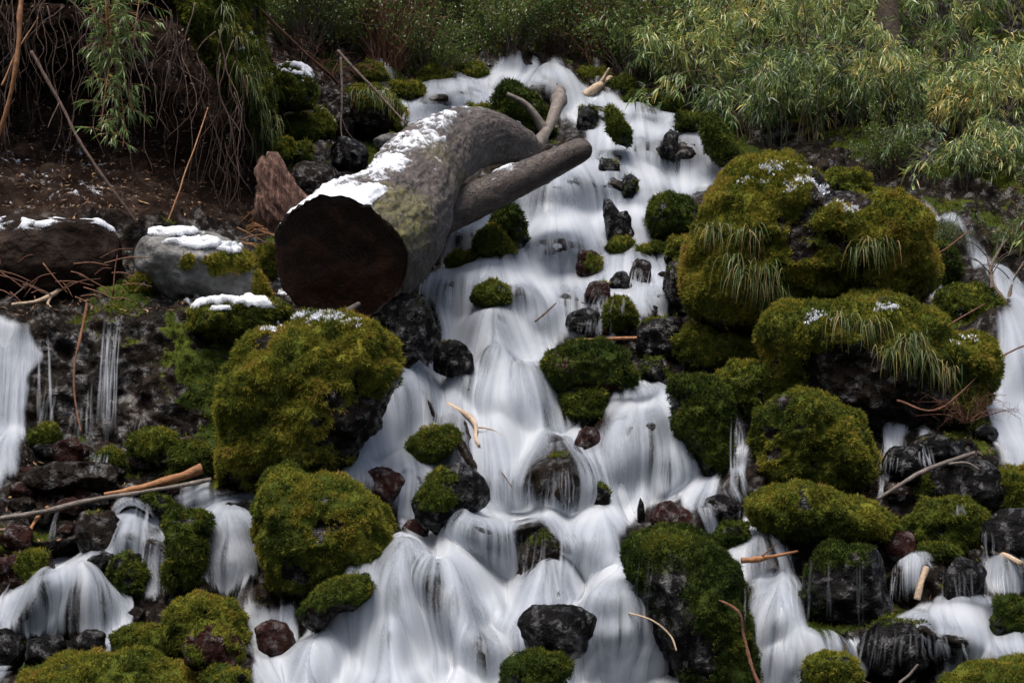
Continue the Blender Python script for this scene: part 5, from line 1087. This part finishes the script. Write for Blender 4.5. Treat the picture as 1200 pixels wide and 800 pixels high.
# bamboo branch hanging in front of the hollow
def hanging_bamboo():
    r = np.random.default_rng(77); c = to3(135, -20, 9.3); root = empty('bamboo_branch', tuple(c), 'leafy bamboo branch hanging in front of the dark hollow', 'bamboo branch')
    st = Bag(); VV, FF, TT, n = [], [], [], 0
    for (x, y0, y1, w) in ((130, -40, 172, 1.0), (112, -40, 60, .7), (160, -40, 56, .7), (142, -30, 130, .8), (120, -10, 160, .6)):
        k = 14; ys = np.linspace(y0, y1, k); xs = x + 8 * np.sin(ys / 40 + x) + (ys - y0) * .04; P = to3(xs, ys, np.full(k, 9.3) + .05 * np.sin(ys / 30 + x)) - c
        st.tube(P, np.linspace(.008, .003, k), 5, .8, False)
        m = int(46 * w * (y1 - y0) / 200) + 8; t = r.uniform(0.12, 1, m); node = np.stack([np.interp(t, np.linspace(0, 1, k), P[:, q_]) for q_ in range(3)], -1)
        tw = unit(np.stack([r.normal(0, 1, m), r.normal(-.2, .6, m), r.normal(-.15, .35, m)], -1)); tl = r.uniform(.05, .20, m); tip = node + tw * tl[:, None]
        for a_, e_ in zip(node, tip): st.tube(np.stack([a_, (a_ + e_) / 2 + [0, 0, .01], e_]), [.0025, .002, .0015], 3, .8, False)
        q_n = 8; f = r.uniform(.45, 1.05, (m, q_n, 1)); bp = (node[:, None] * (1 - f) + tip[:, None] * f).reshape(-1, 3)
        dr = np.repeat(tw, q_n, 0) * .8 + r.normal(0, .5, (m * q_n, 3)) + [0, -.1, -.55]
        V, Fc = leaves(bp, dr, .085 * r.uniform(.6, 1.3, m * q_n), .0125 * r.uniform(.8, 1.2, m * q_n), r); VV.append(V); FF.append(Fc + n); n += len(V)
        TT.append(np.repeat(np.clip(.36 + r.normal(0, .10, m * q_n) + (r.random(m * q_n) < .05) * .45, 0, 1), 5))
    st.build('stems', M['stick'], root); mesh_obj('leaves', np.concatenate(VV), np.concatenate(FF), M['bamboo_leaf'], root, {'tint': np.concatenate(TT)}, False)
hanging_bamboo()

# ------------------------------------------------------------------ ground moss and grass that nobody could count
gsel = (PX > -150) & (PX < 1350) & (PY > -150) & (PY < 950)
def terrain_tris():
    sy, sx = slice(0, None, 2), slice(0, None, 2); A = PT[sy, sx]; m = (moss_t * gsel)[sy, sx]; Q = grid_quads(A.shape[0], A.shape[1]); Fc = np.concatenate([Q[:, [0, 1, 2]], Q[:, [0, 2, 3]]]); return A.reshape(-1, 3), Fc, m.ravel()
tv_, tf_, tm_ = terrain_tris()
keep = (tm_[tf_] > 0.3).any(1); r_ = np.random.default_rng(8)
p_, n_, _ = scatter(tv_, tf_[keep], np.clip(tm_ - .25, 0, 1) * (F / tv_[:, 1]) ** 2 / 14000.0, 14000.0 / 9.0, r_)
n_ = np.where(n_[:, 2:3] < 0, -n_, n_)
pxm_ = p_[:, 1] / F
cl_ = fbm(p_ / .3, 3, 83)
BV, BF = blades(p_, n_, np.clip(5.5 * pxm_, .02, .06) * (1 + .4 * cl_), .008, 3, r_)
mo = mesh_obj('moss', BV, BF, M['moss'], None, {'tint': np.repeat(np.clip(np.repeat(.40 + .22 * cl_, 3) + .1 * r_.standard_normal(len(p_) * 3), 0, 1), 3)}, False)
tag(mo, 'moss creeping over the wet rock of the hillside and the trickling wall', 'moss', None, 'stuff')

# thin threads of water clinging to the rock faces
def threads():
    r = np.random.default_rng(23); bpy.context.view_layer.update(); dg = bpy.context.evaluated_depsgraph_get(); V, Q, FO, ST, n = [], [], [], [], 0
    runs = [(128, 366, 121, 524, 7, 9, .75), (138, 366, 128, 522, 4, 5, .8), (108, 440, 104, 524, 2, 3, .6), (64, 440, 52, 512, 4, 16, .35), (90, 470, 84, 516, 4, 20, .35), (170, 480, 166, 512, 3, 20, .3), (120, 528, 112, 560, 6, 16, .5), (70, 590, 58, 642, 3, 5, .7), (168, 586, 160, 640, 5, 20, .5),
            (745, 312, 742, 342, 6, 14, .7), (768, 312, 766, 345, 5, 8, .9), (700, 342, 694, 364, 5, 20, .6), (725, 345, 722, 372, 4, 16, .5), (690, 372, 686, 394, 8, 30, .55),
            (960, 650, 956, 742, 3, 20, .2), (1010, 648, 1012, 740, 3, 30, .2), (1046, 516, 1038, 560, 7, 16, .7), (1082, 518, 1088, 552, 7, 14, .8), (1036, 560, 1032, 592, 5, 8, .6), (1064, 660, 1064, 706, 9, 26, .65), (1118, 664, 1120, 712, 6, 30, .4), (1172, 660, 1172, 706, 9, 28, .75),
            (1040, 732, 1032, 792, 9, 50, .22), (1090, 738, 1096, 776, 10, 40, .55), (1128, 590, 1130, 606, 4, 10, .5), (1156, 620, 1160, 660, 5, 16, .5), (862, 486, 864, 590, 6, 12, .8), (640, 620, 632, 704, 12, 50, .35), (655, 545, 655, 606, 12, 56, .35), (752, 640, 738, 740, 3, 30, .18), (480, 130, 478, 150, 4, 12, .6), (20, 384, 14, 520, 12, 40, .7), (905, 660, 912, 745, 10, 50, .7)]
    for x0, y0, x1, y1, k, sp_, op in runs:
        k = int(k * 1.5)
        for _ in range(k):
            o_ = r.normal(0, sp_ / 3); m = max(6, int(abs(y1 - y0) / 7)); t = np.linspace(r.uniform(0, .12), r.uniform(.8, 1.02), m)
            xs = x0 + (x1 - x0) * t + o_ * (1 + .25 * t) + 1.5 * fbm(np.stack([t * 3, 0 * t + o_, 0 * t], -1), 2, 3); ys = y0 + (y1 - y0) * t; ds = []
            for a, b in zip(xs, ys):
                dr = Vector(((a - 600) / F, 1.0, (HY - b) / F)); h = S.ray_cast(dg, Vector((0, 0, CZ)), dr.normalized()); ds.append(h[1].y if h[0] else np.nan)
            ds = np.array(ds)
            if np.isnan(ds).any(): continue
            dm = np.minimum.accumulate(np.where(ds < np.median(ds) - .5, np.median(ds), ds)); ds = blur1(0.5 * (dm + ds), 1.0, 0) - 0.018
            P = to3(xs, ys, ds); w = r.uniform(.6, 1.9) * ds / F * (1 + .5 * t); f = 0.62 * op * r.uniform(.3, 1.1) * np.clip(1 + .6 * vnoise(np.stack([t * 6, 0 * t + o_, 0 * t], -1), 9), .1, 1.2) * sstep(0, .25, (t - t[0])) * (1 - sstep(.6, t[-1] + .01, t))
            V.append(np.stack([P - np.stack([w, 0 * w, 0 * w], -1), P - [0, .004, 0], P + np.stack([w, 0 * w, 0 * w], -1)], 1).reshape(-1, 3)); i = n + np.arange(m - 1) * 3
            Q += [np.stack([i, i + 3, i + 4, i + 1], -1), np.stack([i + 1, i + 4, i + 5, i + 2], -1)]; FO.append(np.stack([0 * f, np.clip(f, 0, .95), 0 * f], -1).ravel()); ST.append(np.full(3 * m, .8)); n += 3 * m
    o = mesh_obj('water', np.concatenate(V), np.concatenate(Q), M['water'], None, {'foam': np.concatenate(FO), 'streak': np.concatenate(ST)}); o['kind'] = 'structure'; o['label'] = 'thin threads of water trickling down the rock faces'
threads()
# dead needles, leaf bits and twig ends strewn over the soil and the stony margins
def litter():
    r = np.random.default_rng(17); sel = np.maximum(hollow, np.maximum((PX < 330) & (PY > 300) & (PY < 366), 0.35 * ((PX < 260) & (PY > 510) & (PY < 660)))) ; sel = np.maximum(sel, 0.45 * ((PX > 1020) & (PY > 500) & (PY < 720)))
    sel = np.maximum(sel, 0.5 * ((PY < 120) & (PY > -60) & (PX > 330))) * (1 - sstep(.05, .2, wm_t)) * gsel
    A = PT[::2, ::2]; Q = grid_quads(A.shape[0], A.shape[1]); Fc = np.concatenate([Q[:, [0, 1, 2]], Q[:, [0, 2, 3]]]); V = A.reshape(-1, 3); m = sel[::2, ::2].ravel()
    p, n, _ = scatter(V, Fc[(m[Fc] > .1).any(1)], m, 260.0, r); n = np.where(n[:, 2:3] < 0, -n, n); k = len(p)
    d = unit(np.cross(n, r.standard_normal((k, 3)))); s_ = unit(np.cross(n, d)); L_ = r.uniform(.015, .07, (k, 1)); w_ = np.where(r.random((k, 1)) < .35, .35, .08) * L_
    p = p + n * .008; V2 = np.stack([p - d * L_ / 2, p + s_ * w_ / 2 + n * .006, p + d * L_ / 2 + n * .012 * r.standard_normal((k, 1)), p - s_ * w_ / 2 + n * .003], 1).reshape(-1, 3)
    o = mesh_obj('litter', V2, np.arange(4 * k).reshape(-1, 4), M['litter'], None, {'tint': np.repeat(r.random(k), 4)}, False)
    tag(o, 'dead leaves, needles and twig ends strewn on the soil and rubble', 'litter', None, 'stuff')
M['litter'] = tint_mat('dead leaf litter', [(0.0, (0.02, 0.011, 0.007)), (0.5, (0.085, 0.045, 0.024)), (0.85, (0.20, 0.11, 0.055)), (1.0, (0.34, 0.22, 0.11))], 0.6, 0.0, 0.3)
litter()
# ------------------------------------------------------------------ unseen tree wall added behind the viewer to shade the slope
def added_treeline():
    r = np.random.default_rng(91); nu, nv = 160, 50; az = np.linspace(math.radians(75), math.radians(285), nu); v = np.linspace(0, 1, nv)
    A, Vv = np.meshgrid(az, v); h = 8.5 + 2.5 * fbm(np.stack([A * 6, 0 * A, 0 * A], -1), 3, 7); Rr = 15 + 2.5 * Vv
    P = np.stack([Rr * np.sin(A), Rr * np.cos(A), -0.4 + h * Vv], -1); P = P + 1.2 * np.stack([fbm(P / 1.6 + q_, 4, 9) for q_ in (0, 7, 13)], -1)
    Q = grid_quads(nv, nu); o = mesh_obj('shade_trees', P.reshape(-1, 3), Q, M['shrub_leaf'], None, {'tint': np.clip(.4 + .3 * fbm(P / .5, 3, 5), 0, 1).ravel()})
    tag(o, 'unseen wall of trees added to shade the slope', 'shade_trees', None, 'stuff')
added_treeline()
